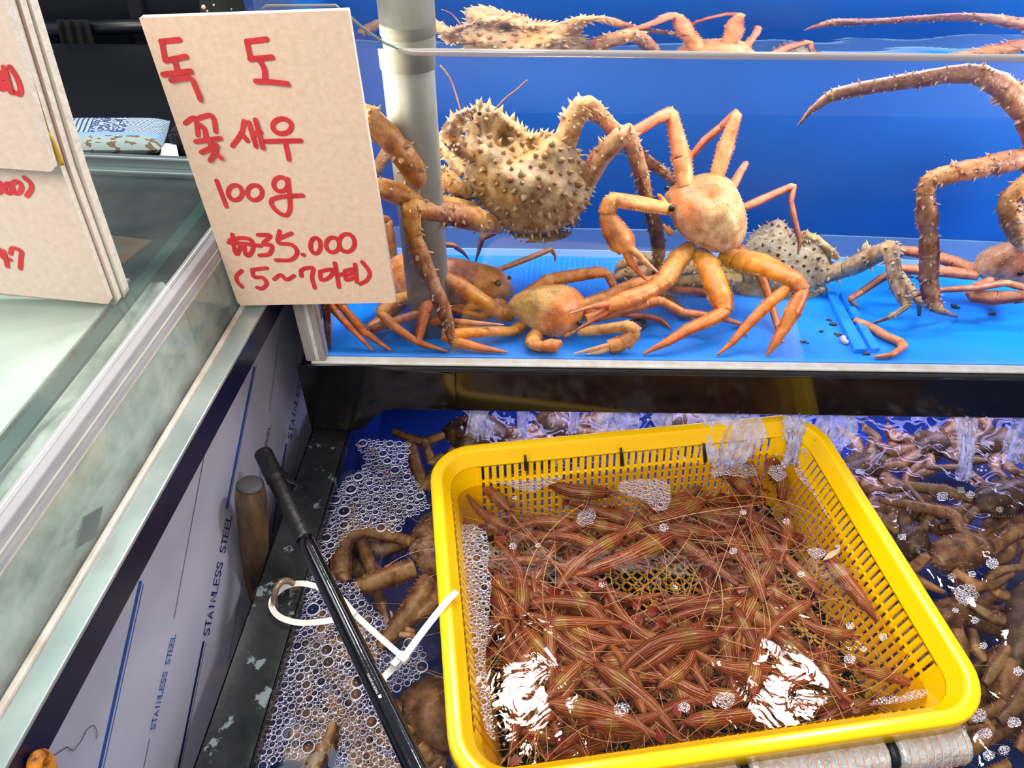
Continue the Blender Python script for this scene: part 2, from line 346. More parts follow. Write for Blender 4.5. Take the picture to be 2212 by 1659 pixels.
# ------------------------------------------------------------------ crabs
def limb(J, rad, cols, spines=0, spine_h=.5, flat=.8, serr=0, sides=10, tip=(235, 225, 200), base=None, seed=0):
    """one jointed leg: J 3-D joints, rad radius at each joint, cols colour stops from body to claw"""
    mb = MB(); P = []; R_ = []; J = [np.array(j, float) for j in J]; n = len(J)
    L = [0]
    for i in range(n - 1): L.append(L[-1] + np.linalg.norm(J[i + 1] - J[i]))
    tot = L[-1]; cc = []; rr = random.Random(seed)
    ST = (0, .07, .3, .55, .8, .93, .985); PR = (.84, .97, 1.03, 1.05, 1.04, 1.06, .90)
    for i in range(n - 1):
        be = lambda j: 0 if j <= 0 or j >= n - 1 else (1 if np.dot(J[j] - J[j - 1], J[j + 1] - J[j]) / (np.linalg.norm(J[j] - J[j - 1]) * np.linalg.norm(J[j + 1] - J[j]) + 1e-12) < .93 else 0)
        b0, b1 = be(i), be(i + 1)
        for k in range(len(ST) + (1 if i == n - 2 else 0)):
            t = ST[k] if k < len(ST) else 1.0; p = J[i] * (1 - t) + J[i + 1] * t; r = rad[i] * (1 - t) + rad[i + 1] * t
            pr = PR[k] if k < len(ST) else 1
            if (k < 2 and not b0) or (k > 4 and not b1): pr = 1.0
            r *= pr
            P.append(p); R_.append(r); c = sample_path(cols, (L[i] + t * (L[i + 1] - L[i])) / tot)
            if (b1 and 5 <= k < len(ST)) or (b0 and k == 0): c = mixc(c, C(246, 200, 128), .28)
            cc.append(c)
    P, T, A = frames(P); sides = 12; v = []; vc = []
    for i in range(len(P)):
        u, w = A[i]; jr = rr.uniform(.97, 1.03) if spines else 1
        for k in range(sides):
            a = 2 * pi * k / sides; q = R_[i] * jr * (1 + .05 * cos(4 * a)) * (rr.uniform(.95, 1.05) if spines else 1)
            v.append(P[i] + u * cos(a) * q * flat + w * sin(a) * q)
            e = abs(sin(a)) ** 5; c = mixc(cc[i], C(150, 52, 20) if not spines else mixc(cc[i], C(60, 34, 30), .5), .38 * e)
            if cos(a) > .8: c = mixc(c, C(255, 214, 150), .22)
            if spines and rr.random() < .2: c = mixc(c, C(236, 210, 160), .25)
            vc.append(c)
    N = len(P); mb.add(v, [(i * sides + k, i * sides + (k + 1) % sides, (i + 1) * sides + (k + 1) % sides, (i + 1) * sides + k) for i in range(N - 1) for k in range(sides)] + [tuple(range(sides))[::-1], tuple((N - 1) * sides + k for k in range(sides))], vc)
    if spines:
        tc = C(*tip)
        for _ in range(int(spines * 1.8)):
            i = rr.randrange(1, len(P) - 2); t = rr.random(); a = rr.random() * 2 * pi
            u, w = A[i]; d = u * cos(a) + w * sin(a); p = P[i] * (1 - t) + P[i + 1] * t; r = R_[i] * (1 - t) + R_[i + 1] * t
            q = p + u * cos(a) * r * flat * .95 + w * sin(a) * r * .95
            h = spine_h * R_[i] * rr.uniform(.35, 1.45) * 1.1; cone(mb, q, d + T[i] * .35, h * .42, h, mixc(cc[i], C(*base) if base else cc[i], .3), tc, 5)
    if serr:
        for i in range(1, len(P) - 1):
            for sg in (-1, 1):
                for t in (0, .5):
                    u, w = A[i]; p = P[i] * (1 - t) + P[i + 1] * t; r = R_[i] * (1 - t) + R_[i + 1] * t
                    cone(mb, p + w * sg * r * .97, w * sg + T[i] * .3, r * .16, r * .30, mixc(cc[i], C(150, 52, 20), .4), mixc(cc[i], C(255, 200, 150), .5), 3)
    return mb
def dome(outline, pfn, nrm, H, Hb, colf, feats=(), spokes=56, rings=14, p=2.4, jit=0, seed=0):
    """shell grown from an outline: domed on both faces; returns mesh and a sampler for spines"""
    o = np.array(outline, float); c = o.mean(0); nrm = np.array(nrm, float); nrm /= np.linalg.norm(nrm)
    sp = smooth_path([(a[0], a[1], 0) for a in list(outline) + [outline[0]]], 8)[:-1]; sp = np.array(sp)[:, :2]
    ang = np.arctan2(sp[:, 1] - c[1], sp[:, 0] - c[0]); rad = np.hypot(sp[:, 1] - c[1], sp[:, 0] - c[0]); od = np.argsort(ang)
    ang, rad = ang[od], rad[od]
    def b(th): return np.interp(th, ang, rad, period=2 * pi)
    rr = random.Random(seed); mb = MB()
    def surf(x, y):
        th = atan2(y - c[1], x - c[0]); rho = min(1, hypot(x - c[0], y - c[1]) / b(th))
        h = H * max(0, 1 - rho ** p) ** .62
        for (fx, fy, fr, fh) in feats: h += fh * math.exp(-((x - fx) ** 2 + (y - fy) ** 2) / (fr * fr)) * (1 - rho ** 6)
        return pfn(x, y) + nrm * h, rho
    v = [surf(*c)[0]]; cols = [colf(c[0], c[1], 0)]
    for i in range(1, rings + 1):
        rho = (i / rings) ** .85
        for k in range(spokes):
            th = -pi + 2 * pi * k / spokes; R = b(th) * rho; x, y = c[0] + R * cos(th), c[1] + R * sin(th)
            q, _ = surf(x, y); v.append(q + nrm * rr.uniform(-jit, jit)); cols.append(colf(x, y, rho))
    nb = 5
    for i in range(1, nb):
        rho = 1 - i / nb
        for k in range(spokes):
            th = -pi + 2 * pi * k / spokes; R = b(th) * rho; x, y = c[0] + R * cos(th), c[1] + R * sin(th)
            v.append(pfn(x, y) - nrm * Hb * max(0, 1 - rho ** p) ** .62); cols.append(mixc(colf(x, y, rho), C(232, 214, 180), .4))
    v.append(pfn(*c) - nrm * Hb); cols.append(C(232, 214, 180)); L = len(v) - 1; N = rings + nb - 1
    f = [(0, 1 + (k + 1) % spokes, 1 + k) for k in range(spokes)]
    for i in range(N - 1): f += [(1 + i * spokes + k, 1 + i * spokes + (k + 1) % spokes, 1 + (i + 1) * spokes + (k + 1) % spokes, 1 + (i + 1) * spokes + k) for k in range(spokes)]
    f += [(L, 1 + (N - 1) * spokes + k, 1 + (N - 1) * spokes + (k + 1) % spokes) for k in range(spokes)]
    mb.add(v, f, cols)
    def samp(x, y):
        e = 3; q, rho = surf(x, y); a = surf(x + e, y)[0] - surf(x - e, y)[0]; d = surf(x, y + e)[0] - surf(x, y - e)[0]
        n = np.cross(a, d); n = n / (np.linalg.norm(n) + 1e-9); n = n if n @ nrm > 0 else -n
        return q, n, rho
    return mb, samp, (lambda th, k=1: (c[0] + b(th) * k * cos(th), c[1] + b(th) * k * sin(th))), c
def camdir(P): d = CAM - np.array(P); return d / np.linalg.norm(d)
def scatter(pts, n, mind, seed):
    """n well spread pixel spots inside an outline"""
    rr = random.Random(seed); o = np.array(pts); x0, y0 = o.min(0); x1, y1 = o.max(0); out = []; k = len(o)
    for _ in range(n * 60):
        x, y = rr.uniform(x0, x1), rr.uniform(y0, y1); ins = False; j = k - 1
        for i in range(k):
            if (o[i][1] > y) != (o[j][1] > y) and x < (o[j][0] - o[i][0]) * (y - o[i][1]) / (o[j][1] - o[i][1]) + o[i][0]: ins = not ins
            j = i
        if ins and all((x - a) ** 2 + (y - b) ** 2 > mind * mind for a, b in out): out.append((x, y))
        if len(out) >= n: break
    return out
ORANGE = [C(246, 186, 90), C(240, 150, 50), C(228, 112, 26), C(206, 78, 20)]
PINK = [C(244, 178, 120), C(232, 136, 98), C(208, 96, 80), C(176, 66, 70)]
DEEP = [C(244, 172, 62), C(240, 144, 28), C(230, 112, 10), C(208, 80, 8)]
PURP = [C(196, 128, 110), C(170, 92, 84), C(140, 62, 66), C(120, 46, 58)]  # purplish tint puts the blue water haze into the leg colour
KTAN = [C(206, 180, 130), C(196, 156, 100), C(140, 92, 62), C(96, 52, 42)]
KGOLD = [C(226, 200, 150), C(214, 166, 84), C(190, 128, 48), C(150, 80, 34)]
KDARK = [C(226, 196, 140), C(128, 66, 40), C(206, 150, 60), C(140, 82, 44), C(120, 56, 28), C(92, 30, 22)]
KPURP = [C(160, 110, 96), C(140, 92, 92), C(130, 78, 90), C(112, 52, 70)]
KGREY = [C(168, 160, 140), C(132, 126, 116), C(116, 104, 100), C(70, 46, 46)]
def tj(spec):
    """leg joints (px, py, Y or 'f' for on the tank floor, radius px) to points and radii"""
    J = []; R_ = []
    for (x, y, Y, r) in spec:
        if Y == 'f':
            s = wsc(x, y, max(.02, pf(x, y)[1])); p = pf(x, y, r * s * .8)
        else: p = pw(x, y, Y); s = wsc(x, y, Y)
        if p[1] - r * s < .006: p = p + np.array([0, .006 - p[1] + r * s, 0])
        if p[2] - r * s * .8 < TF + .002: p[2] = TF + .002 + r * s * .8
        J.append(p); R_.append(r * s)
    return J, R_
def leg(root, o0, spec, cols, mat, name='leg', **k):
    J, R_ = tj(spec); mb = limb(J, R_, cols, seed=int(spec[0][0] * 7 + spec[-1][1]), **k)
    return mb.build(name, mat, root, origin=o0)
def eye(root, o0, px, py, Y, r, stalk=None, depth=0):
    s = wsc(px, py, Y); p = pw(px, py, Y) ; p = p + camdir(p) * depth
    mb = MB(); sphere(mb, p, r * s, 10, 7); 
    if stalk is not None: tube(mb, [p, stalk], [r * s * .6, r * s * .5], 7, mi=1)
    return mb.build('eye', [M['eye'], M['crab']], root, origin=o0)
# ================================================================== THE SETTING
def struct(name, mb, m): o = mb.build(name, m, smooth=False); o['kind'] = 'structure'; return o
M['hallfloor'] = pm('grey_hall_floor', (70, 72, 74), .5, c2=(54, 56, 58), ns=4)
M['hallwall'] = pm('dark_hall_wall', (36, 38, 46), .8)
mb = MB(); box(mb, -3, 3, -3, 2.6, -.05, 0); struct('floor', mb, M['hallfloor'])
mb = MB(); box(mb, -3, 3, 2.5, 2.6, 0, 2.9); struct('wall_back', mb, M['hallwall'])

# ------------------------------------------------------------------ display case on the left
A0 = radians(3.7); PT = np.array([sin(A0), cos(A0), 0]); PN = np.array([cos(A0), -sin(A0), 0]); P0 = np.array([-.281, -.002, 0])
def cs(u, w, z): return P0 + PT * u + PN * w + np.array([0, 0, z])
def cbox(mb, u0, u1, w0, w1, z0, z1, mi=0): hexa(mb, [cs(u0, w0, z0), cs(u1, w0, z0), cs(u1, w1, z0), cs(u0, w1, z0)], (0, 0, z1 - z0), mi=mi)
case = thing('display_case', 'glass topped ice display case with steel film side at left', 'display case', cs(-.3, -.25, 0))
CO = cs(-.3, -.25, 0)
def cpart(name, m, boxes, smooth=False, bev=0, parent=case):
    mb = MB()
    for b in boxes: cbox(mb, *b)
    o = mb.build(name, m, parent, smooth, origin=CO)
    if bev: bevel(o, bev)
    return o
UA, UB = -.85, .13
film = cpart('film_panel', M['film'], [(UA, UB, -.020, -.014, .30, .950)])
cpart('case_body', M['darkgloss'], [(UA, UB, -.5, -.0205, 0, .955)])
SKZ = onP(350, 1160, P0 + PN * .010, PN)[2]
cpart('skirt', M['navy'], [(UA, UB, -.020, .010, SKZ, .9895)], bev=.001)
cpart('ledge', M['ledge'], [(UA, UB, -.0095, .0105, .9895, .9935)], bev=.001)
cpart('sealant_bead', M['seal'], [(UA, UB, -.0150, -.0090, .985, .9965)], bev=.002)
cpart('front_pane', M['wetpane'], [(UA, UB, -.0205, -.0155, .985, 1.058)])
cpart('corner_bar', M['acrylic'], [(UA, UB, -.0225, -.0150, 1.058, 1.0812), (UA, UB, -.0300, -.0228, 1.066, 1.0812)], bev=.0015)
cpart('bar_line', M['seal'], [(UA, UB, -.0149, -.0146, 1.0585, 1.0600)])
cpart('bar_line', M['nylon'], [(UA, UB, -.0149, -.0146, 1.0695, 1.0712)])
cpart('bar_line', M['nylon'], [(UA, UB, -.0262, -.0250, 1.0813, 1.0818)])
cpart('glass_top', M['topglass'], [(UA, .10, -.5, -.0302, 1.0775, 1.0812)])
cpart('glass_seam', M['green'], [(UA, .10, -.064, -.051, 1.0740, 1.0770)])
cpart('top_lid', M['lid'], [(-.10, .128, -.5, -.036, 1.052, 1.060)])
cpart('lid_rim', M['tray'], [(.128, .138, -.5, -.0, 1.052, 1.079), (.116, .128, -.5, -.036, 1.060, 1.067)], bev=.002)
# ice bed with a rough top
mb = MB(); nu, nw = 60, 40; v = []
for i in range(nu + 1):
    for j in range(nw + 1):
        u = UA + (-.10 - UA) * i / nu; w = -.5 + (-.036 + .5) * j / nw
        v.append(cs(u, w + .003 * sin(u * 90) * (j == nw), 1.055 + .006 * sin(u * 31 + 2 * sin(w * 40)) + .005 * sin(w * 57 + u * 23) + random.uniform(-.002, .002) - (.012 if j == nw else 0)))
k = len(v)
for i in range(nu + 1): u = UA + (-.10 - UA) * i / nu; v.append(cs(u, -.034 + .003 * sin(u * 70), .962))
f = [(i * (nw + 1) + j, (i + 1) * (nw + 1) + j, (i + 1) * (nw + 1) + j + 1, i * (nw + 1) + j + 1) for i in range(nu) for j in range(nw)]
f += [(i * (nw + 1) + nw, (i + 1) * (nw + 1) + nw, k + i + 1, k + i) for i in range(nu)]
mb.add(v, f); cpart('frost_sheet', M['frost'], [(UA, -.101, -.5, -.078, 1.068, 1.070)]); mb.build('ice_bed', M['ice'], case, origin=CO, kind='stuff')
mb = MB(); cbox(mb, -.10, UB, -.04, -.034, .962, 1.052); mb.build('inner_wall', M['ice'], case, False, origin=CO)
for (px, py, s) in ((484, 683, .011), (193, 1138, .013)):      # two lozenge patches on the wet pane
    q = onP(px, py, cs(0, -.0150, 0), PN); mb = MB(); zz = np.array([0, 0, 1.])
    hexa(mb, [q + PT * s * 1.5, q + zz * s * .9, q - PT * s * 1.5, q - zz * s * .9], PN * .0006); mb.build('patch', M['patch'], case, False, origin=CO)
# printing on the protective film
def fp(px, py): return onP(px, py, P0 - PN * .014, PN)
def fline(a, b, w, m='ink'):
    mb = MB(); ribbon(mb, [fp(*a), fp(*b)], w, PN, 0, False, .0006); mb.build('printed_line', M[m], film, False, origin=CO)
fline((303, 1255), (214, 1659), .0042); fline((309, 1262), (222, 1659), .0009)
fline((549, 792), (488, 1099), .0042, 'ink'); fline((554, 785), (492, 1099), .0008)
fline((439, 1385), (384, 1659), .0042, 'inkdark'); fline((444, 1387), (389, 1659), .0008, 'inkdark')
fline((440, 985), (375, 1335), .0008, 'inkdark'); fline((322, 1596), (309, 1659), .0008, 'inkdark')
fline((617.5, 958), (588, 1150), .0034, 'inkdark'); fline((531, 1206), (491, 1440), .0008, 'inkdark')
fline((606, 690), (581, 891), .0007, 'inkdark')
SANS = {'S': [[(1, .82), (.8, .97), (.5, 1), (.2, .95), (.05, .78), (.12, .6), (.5, .5), (.88, .4), (.97, .22), (.8, .04), (.5, 0), (.2, .03), (0, .18)]],
        'T': [[(0, 1), (1, 1)], [(.5, 1), (.5, 0)]], 'A': [[(0, 0), (.5, 1), (1, 0)], [(.2, .36), (.8, .36)]], 'I': [[(.5, 0), (.5, 1)]],
        'N': [[(0, 0), (0, 1), (1, 0), (1, 1)]], 'L': [[(0, 1), (0, 0), (.9, 0)]], 'E': [[(.95, 1), (0, 1), (0, 0), (1, 0)], [(0, .52), (.85, .52)]]}
SER = {'T': [(.5, 0), (0, .9), (1, .9)], 'A': [(0, 0), (1, 0)], 'I': [(.5, 0), (.5, 1)], 'N': [(0, 0), (0, 1), (1, 1)], 'L': [(0, 1), (0, 0), (.9, .1)], 'E': [(0, 1), (0, 0), (1, .1), (.95, .9)], 'S': [(1, .88), (0, .12)]}
def film_text(txt, a, b, hpx, serif, wt, m):
    """lettering from a to b (pixels on the film), cap height hpx measured across"""
    A, B = fp(*a), fp(*b); ex = (B - A); L = np.linalg.norm(ex); ex /= L; ey = np.cross(PN, ex)
    h = hpx; n = len(txt); adv = L / (n - .25); mb = MB()
    for i, ch in enumerate(txt):
        if ch == ' ': continue
        w = adv * .72
        def q(x, y): return A + ex * (i * adv + x * w) + ey * (y * h)
        for st in SANS[ch]: ribbon(mb, [q(*p) for p in st], wt, PN, 0, True, .0006)
        if serif:
            for (x, y) in SER[ch]:
                if y in (.9, .1, .88, .12): ribbon(mb, [q(x, y - .1), q(x, y + .1)], wt * .8, PN, 0, False, .0006)
                else: ribbon(mb, [q(x - .16, y), q(x + .16, y)], wt * .8, PN, 0, False, .0006)
    mb.build('printed_lettering', M[m], film, False, origin=CO)
film_text('STAINLESS STEEL', (450, 1371), (500, 1114), .0125, False, .0017, 'inkdark')
film_text('STAINLESS STEEL', (628, 950), (668, 730), .0125, False, .0016, 'inkdark')
film_text('STAINLESS STEEL', (333, 1574), (379, 1370), .0078, True, .0010, 'ink')
film_text('STAINLESS STEEL', (549, 1122), (585, 918), .0078, True, .0009, 'inkdark')
# a loose hair on the film
mb = MB(); tube(mb, [fp(x, y) + PN * .0012 for x, y in smooth_path([(107, 1635, 0), (130, 1620, 0), (142, 1614, 0), (155, 1620, 0), (172, 1600, 0), (185, 1575, 0), (199, 1567, 0), (206, 1580, 0), (206, 1596, 0)], 4) for x, y in [(x, y)]] if False else
     [fp(p[0], p[1]) + PN * .0012 for p in smooth_path([(107, 1635, 0), (130, 1620, 0), (142, 1614, 0), (155, 1620, 0), (172, 1600, 0), (185, 1575, 0), (199, 1567, 0), (206, 1580, 0), (206, 1596, 0)], 4)], .0003, 4)
tag(mb.build('loose_hair', M['eye']), 'dark curly hair stuck to the lower film of the case side', 'hair')
# rubber bit at the bottom corner
mb = MB(); q = [onP(x, y, cs(0, .0105, 0), PN) + PN * .005 for x, y in ((58, 1662), (60, 1640), (72, 1632), (84, 1642), (92, 1668))]
tube(mb, smooth_path(q, 4), .0045, 8); tag(mb.build('rubber_hook', M['clamp'], smooth=True), 'orange and rusty rubber hook on the navy skirt at the bottom corner', 'hook')
# rust-stained plate lying on the lid under the glass
mb = MB(); hexa(mb, [onZ(330, 523, 1.0605), onZ(236, 512, 1.0605), onZ(180, 530, 1.0605), onZ(190, 600, 1.0605), onZ(252, 585, 1.0605)], (0, 0, .0025))
tag(mb.build('steel_plate', M['rust'], smooth=False), 'rust stained flat steel plate lying on the dark lid behind the price boards', 'plate')
# ---- back counter, cushion, papers, dark bench
mb = MB(); box(mb, -1.1, -.29, .142, .62, .6, 1.056); bevel(tag(mb.build('back_counter', M['darkgloss'], smooth=False), 'dark counter behind the display case carrying cushion and papers', 'counter'), .004)
def patchwork():
    T = NT('patchwork_cushion'); b = T.n('ShaderNodeBsdfPrincipled', Roughness=.85); T.l(b.outputs[0], T.o.inputs[0])
    uv = T.n('ShaderNodeUVMap'); sx = T.n('ShaderNodeSeparateXYZ'); T.l(uv.outputs[0], sx.inputs[0])
    def mixn(f, a, c):
        m = T.n('ShaderNodeMix', data_type='RGBA'); T.l(f, m.inputs[0])
        for i, s in ((6, a), (7, c)):
            if isinstance(s, tuple): m.inputs[i].default_value = s
            else: T.l(s, m.inputs[i])
        return m.outputs[2]
    def gt(s, v): m = T.n('ShaderNodeMath', operation='GREATER_THAN'); T.l(s, m.inputs[0]); m.inputs[1].default_value = v; return m.outputs[0]
    ch = T.n('ShaderNodeTexChecker', Scale=44); T.l(uv.outputs[0], ch.inputs[0]); ch.inputs[1].default_value = C(44, 78, 120); ch.inputs[2].default_value = C(196, 214, 226)
    vo = T.n('ShaderNodeTexVoronoi', Scale=34); T.l(uv.outputs[0], vo.inputs[0]); fl = mixn(gt(vo.outputs['Distance'], .42), C(206, 216, 226), C(62, 82, 128))
    w1 = T.n('ShaderNodeTexWave', Scale=7, bands_direction='X'); T.l(uv.outputs[0], w1.inputs[0]); w2 = T.n('ShaderNodeTexWave', Scale=10, bands_direction='Y'); T.l(uv.outputs[0], w2.inputs[0])
    pl = mixn(gt(w1.outputs[1], .7), mixn(gt(w2.outputs[1], .7), C(190, 208, 214), C(58, 104, 140)), C(38, 64, 104))
    top = mixn(gt(sx.outputs[0], .34), pl, fl); top = mixn(gt(sx.outputs[0], .66), top, ch.outputs[0])
    nz = T.n('ShaderNodeTexNoise', Scale=9); T.l(uv.outputs[0], nz.inputs[0])
    low = mixn(gt(nz.outputs[0], .56), C(150, 168, 166), C(112, 90, 70))
    low = mixn(gt(sx.outputs[1], .30), low, C(128, 166, 214))
    T.l(mixn(gt(sx.outputs[1], .42), low, top), b.inputs['Base Color']); return T.m
M['patchwork'] = patchwork()
mb = MB(); mb.uv = []; v = []; nu, nv = 32, 16; q00, q10 = onZ(110, 343, 1.06), onZ(350, 343, 1.06); ex = q10 - q00
for s in (1, -1):
    for i in range(nu + 1):
        for j in range(nv + 1):
            x, y = i / nu, j / nv; e = max(0, (1 - (2 * x - 1) ** 6) * (1 - (2 * y - 1) ** 4)) ** .5
            v.append(q00 + ex * x + np.array([0, .05, 0]) * y + np.array([0, 0, .011 + s * .011 * e + .016 * y * y])); mb.uv.append((x, y))
n1 = (nu + 1) * (nv + 1); f = []
for i in range(nu):
    for j in range(nv):
        a = i * (nv + 1) + j; f.append((a, a + nv + 1, a + nv + 2, a + 1)); f.append((n1 + a, n1 + a + 1, n1 + a + nv + 2, n1 + a + nv + 1))
mb.add(v, f); tag(mb.build('cushion', M['patchwork']), 'blue patchwork cushion with gingham and flowers lying behind the display case', 'cushion')
for i in range(3):
    mb = MB(); z = 1.0585 + i * .0045
    hexa(mb, [onZ(346 + 3 * i, 346, z), onZ(384 + 2 * i, 344, z), onZ(374 + 4 * i, 316, z), onZ(346 + i, 313, z)], (0, 0, .003))
    tag(mb.build('paper', M['paper'], smooth=False), ['bottom white sheet of the small paper pile by the cushion', 'middle white sheet of the small paper pile by the cushion', 'top white sheet of the small paper pile by the cushion'][i], 'paper', 'papers beside the cushion')
mb = MB(); pz = [(366, 284), (410, 284), (436, 345), (398, 345)]
hexa(mb, [onY(x, y, .20) for x, y in pz], (0, .05, 0))
for k in range(4): mb2 = 0; tube(mb, [onY(370 + k * 9, 290, .197), onY(396 + k * 8, 343, .197)], .005, 6)
tag(mb.build('black_folder', M['dark'], smooth=False), 'black ribbed folder standing beside the white papers', 'folder')
bench = thing('black_bench', 'black enamel bench with a rail standing behind the counter', 'bench', onY(220, 250, .66)); BO = np.array(bench.location)
def bq(pts, Y, d, name, m, s=False):
    mb = MB(); hexa(mb, [onY(x, y, Y) for x, y in pts], (0, d, 0)); return mb.build(name, m, bench, s, origin=BO)
bq([(20, -160), (600, -160), (600, 320), (20, 320)], .70, .03, 'back_panel', M['darkgloss'])
bq([(60, 216), (420, 216), (440, 400), (60, 400)], .63, .06, 'front_board', M['dark'])
bq([(262, -60), (285, -60), (352, 216), (318, 216)], .685, .014, 'upright', M['cloth'])
mb = MB(); tube(mb, [onY(20, 66, .66), onY(460, 52, .66)], .012, 12); mb.build('rail', M['darkgloss'], bench, origin=BO)
for x in (40, 440): mb = MB(); tube(mb, [onY(x, 60, .66), onY(x, 60, .66) + np.array([0, .045, 0])], .010, 8); mb.build('rail_bracket', M['darkgloss'], bench, origin=BO)
mb = MB(); v = []; n = 24
prof = [(122, 192, 44), (124, 196, 60), (134, 206, 100), (150, 222, 140), (166, 262, 185), (176, 290, 216)]
for j, (xa, xb, y) in enumerate(prof):
    for i in range(n + 1):
        t = i / n; v.append(onY(xa + (xb - xa) * t, y, .643 - .006 * sin(t * 21 + j * .6)))
mb.add(v, [(j * (n + 1) + i, j * (n + 1) + i + 1, (j + 1) * (n + 1) + i + 1, (j + 1) * (n + 1) + i) for j in range(len(prof) - 1) for i in range(n)])
o = mb.build('hanging_cloth', M['cloth']); so = o.modifiers.new('thickness', 'SOLIDIFY'); so.thickness = .004; so.offset = 1
tag(o, 'black cloth hanging over the rail of the dark bench', 'cloth')
mb = MB(); hexa(mb, [onY(284, 196, .632), onY(316, 190, .632), onY(290, 216, .632)], (0, .004, 0))
mb.build('worn_corner', M['tray'], bench, False, origin=BO)

# ------------------------------------------------------------------ price boards
def foam_board(name, label, corners, Y, thick, strokes, wmark, group=None, mat='board'):
    """upright board: 4 photo corners on the plane y = Y; strokes in photo pixels"""
    q = [onY(x, y, Y) for x, y in corners]; o0 = (q[2] + q[3]) / 2; t = thing(name, label, 'price sign', o0, group)
    mb = MB(); n = len(q); q2 = [a + np.array([0, thick, 0]) for a in q]
    mb.add(q + q2, [tuple(range(n))], mi=0); mb.add(q2, [tuple(range(n))[::-1]], mi=0)
    mb.add(q + q2, [(i, i + n, (i + 1) % n + n, (i + 1) % n) for i in range(n)], mi=1)
    b = mb.build('board', [M[mat], M['edge']], t, False, origin=o0); bevel(b, .0012, 2)
    lift = .0004
    for glyph in strokes:
        mb = MB(); lift = .0003
        for st in glyph:
            w = wmark; lift += .00030
            if len(st) == 2 and isinstance(st[1], tuple) and len(st[1]) == 4: st = [(st[1][0] + st[1][2] * cos(a), st[1][1] + st[1][3] * sin(a)) for a in np.linspace(-1.9, 4.3, 24)]
            else: st = [(p[0], p[1]) for p in (smooth_path([(a, b2, 0) for a, b2 in st], 5) if len(st) > 2 else st)]
            ribbon(mb, [onY(x, y, Y) for x, y in st], w, (0, -1, 0), 0, True, lift)
        mb.build('handwritten_letter', M['marker'], t, False, origin=o0, kind='stuff')
    return t
def z1(st): return [(a / 2.37, b / 2.37) for a, b in st]
def ell(cx, cy_, rx, ry, s=2.37, ox=0, oy=0): return ['e', (ox + cx / s, oy + cy_ / s, rx / s, ry / s)]
L1 = [z1(s) for s in [[(825, 212), (920, 203)], [(830, 212), (846, 300)], [(848, 308), (955, 287)], [(895, 300), (912, 362)], [(838, 378), (980, 360)], [(880, 407), (975, 395), (1005, 445), (1030, 505)],
     [(1264, 212), (1366, 200)], [(1266, 215), (1284, 300)], [(1282, 300), (1395, 290)], [(1332, 305), (1356, 355), (1358, 412)], [(1312, 412), (1400, 416), (1475, 425)]]]
L2 = [z1(s) for s in [[(950, 630), (985, 605), (1005, 612), (1015, 690)], [(1022, 602), (1075, 588), (1097, 612), (1106, 670)], [(1030, 640), (1050, 662), (1056, 706)], [(1005, 722), (1130, 704)], [(1076, 715), (1082, 745)], [(1035, 775), (1112, 738)],
     [(1112, 740), (1095, 790), (1080, 815)], [(1092, 768), (1138, 803)], [(1250, 620), (1238, 680), (1192, 745)], [(1235, 680), (1268, 718)], [(1275, 625), (1312, 745)], [(1300, 684), (1335, 672)], [(1310, 610), (1348, 752)]]] + \
     [ell(1445, 645, 48, 38)] + [z1(s) for s in [[(1365, 722), (1540, 718)], [(1460, 725), (1472, 770), (1480, 812)]]]
L3 = [z1([(1110, 925), (1160, 1055)]), ell(1205, 985, 36, 38), ell(1305, 985, 38, 38), ell(1438, 942, 36, 36), z1([(1474, 915), (1484, 1010), (1484, 1075), (1462, 1100), (1420, 1080), (1392, 1045), (1396, 1018), (1450, 1004), (1550, 998)])]
L4 = [z1(s) for s in [[(1190, 1200), (1200, 1270), (1215, 1300), (1235, 1255), (1248, 1250), (1258, 1298), (1276, 1305), (1296, 1270), (1286, 1228), (1235, 1216), (1178, 1228)], [(1172, 1240), (1240, 1244), (1335, 1256)],
     [(1322, 1202), (1385, 1205), (1348, 1246), (1392, 1256), (1380, 1298), (1330, 1306)], [(1432, 1182), (1426, 1240), (1496, 1252), (1522, 1290), (1492, 1328), (1415, 1330)], [(1424, 1222), (1492, 1192)], [(1551, 1302), (1556, 1304)]]] + \
     [ell(1616, 1256, 26, 40), ell(1704, 1252, 34, 38), ell(1776, 1242, 40, 46)]
L5 = [z1(s) for s in [[(1238, 1385), (1212, 1412), (1216, 1440), (1240, 1466)], [(1292, 1380), (1302, 1416), (1345, 1420), (1366, 1450), (1342, 1476), (1318, 1470)], [(1296, 1378), (1366, 1370)], [(1405, 1428), (1438, 1406), (1468, 1430), (1506, 1410)],
     [(1544, 1412), (1546, 1380), (1602, 1370), (1598, 1420), (1612, 1472)], [(1640, 1388), (1646, 1432), (1690, 1416), (1702, 1378), (1640, 1388)], [(1715, 1345), (1736, 1466)], [(1726, 1406), (1766, 1398)],
     [(1766, 1386), (1806, 1376), (1800, 1400), (1770, 1410), (1776, 1432), (1816, 1420)], [(1818, 1352), (1828, 1442)], [(1855, 1340), (1892, 1390), (1882, 1430), (1846, 1452)]]]
def split(L, n_):
    o = []; k = 0
    for n in n_: o.append(L[k:k + n]); k += n
    return o
foam_board('price_sign', 'large pale foam price board reading 35.000 in red, hung before the crab tank', [(300, 38), (752, 22), (855, 652), (846, 654), (520, 660), (512, 652)], -.046, .007, [g for L, n_ in ((L1, (6, 5)), (L2, (8, 5, 3)), (L3, (1, 1, 1, 2)), (L4, (2, 1, 2, 1, 1, 1, 1)), (L5, (1, 2, 1, 1, 3, 2, 1))) for g in split(L, n_)], .0045)
def z4(st): return [(a / 4.148, b / 4.148) for a, b in st]
def z5(st): return [(a / 3.95, 380 + b / 3.95) for a, b in st]
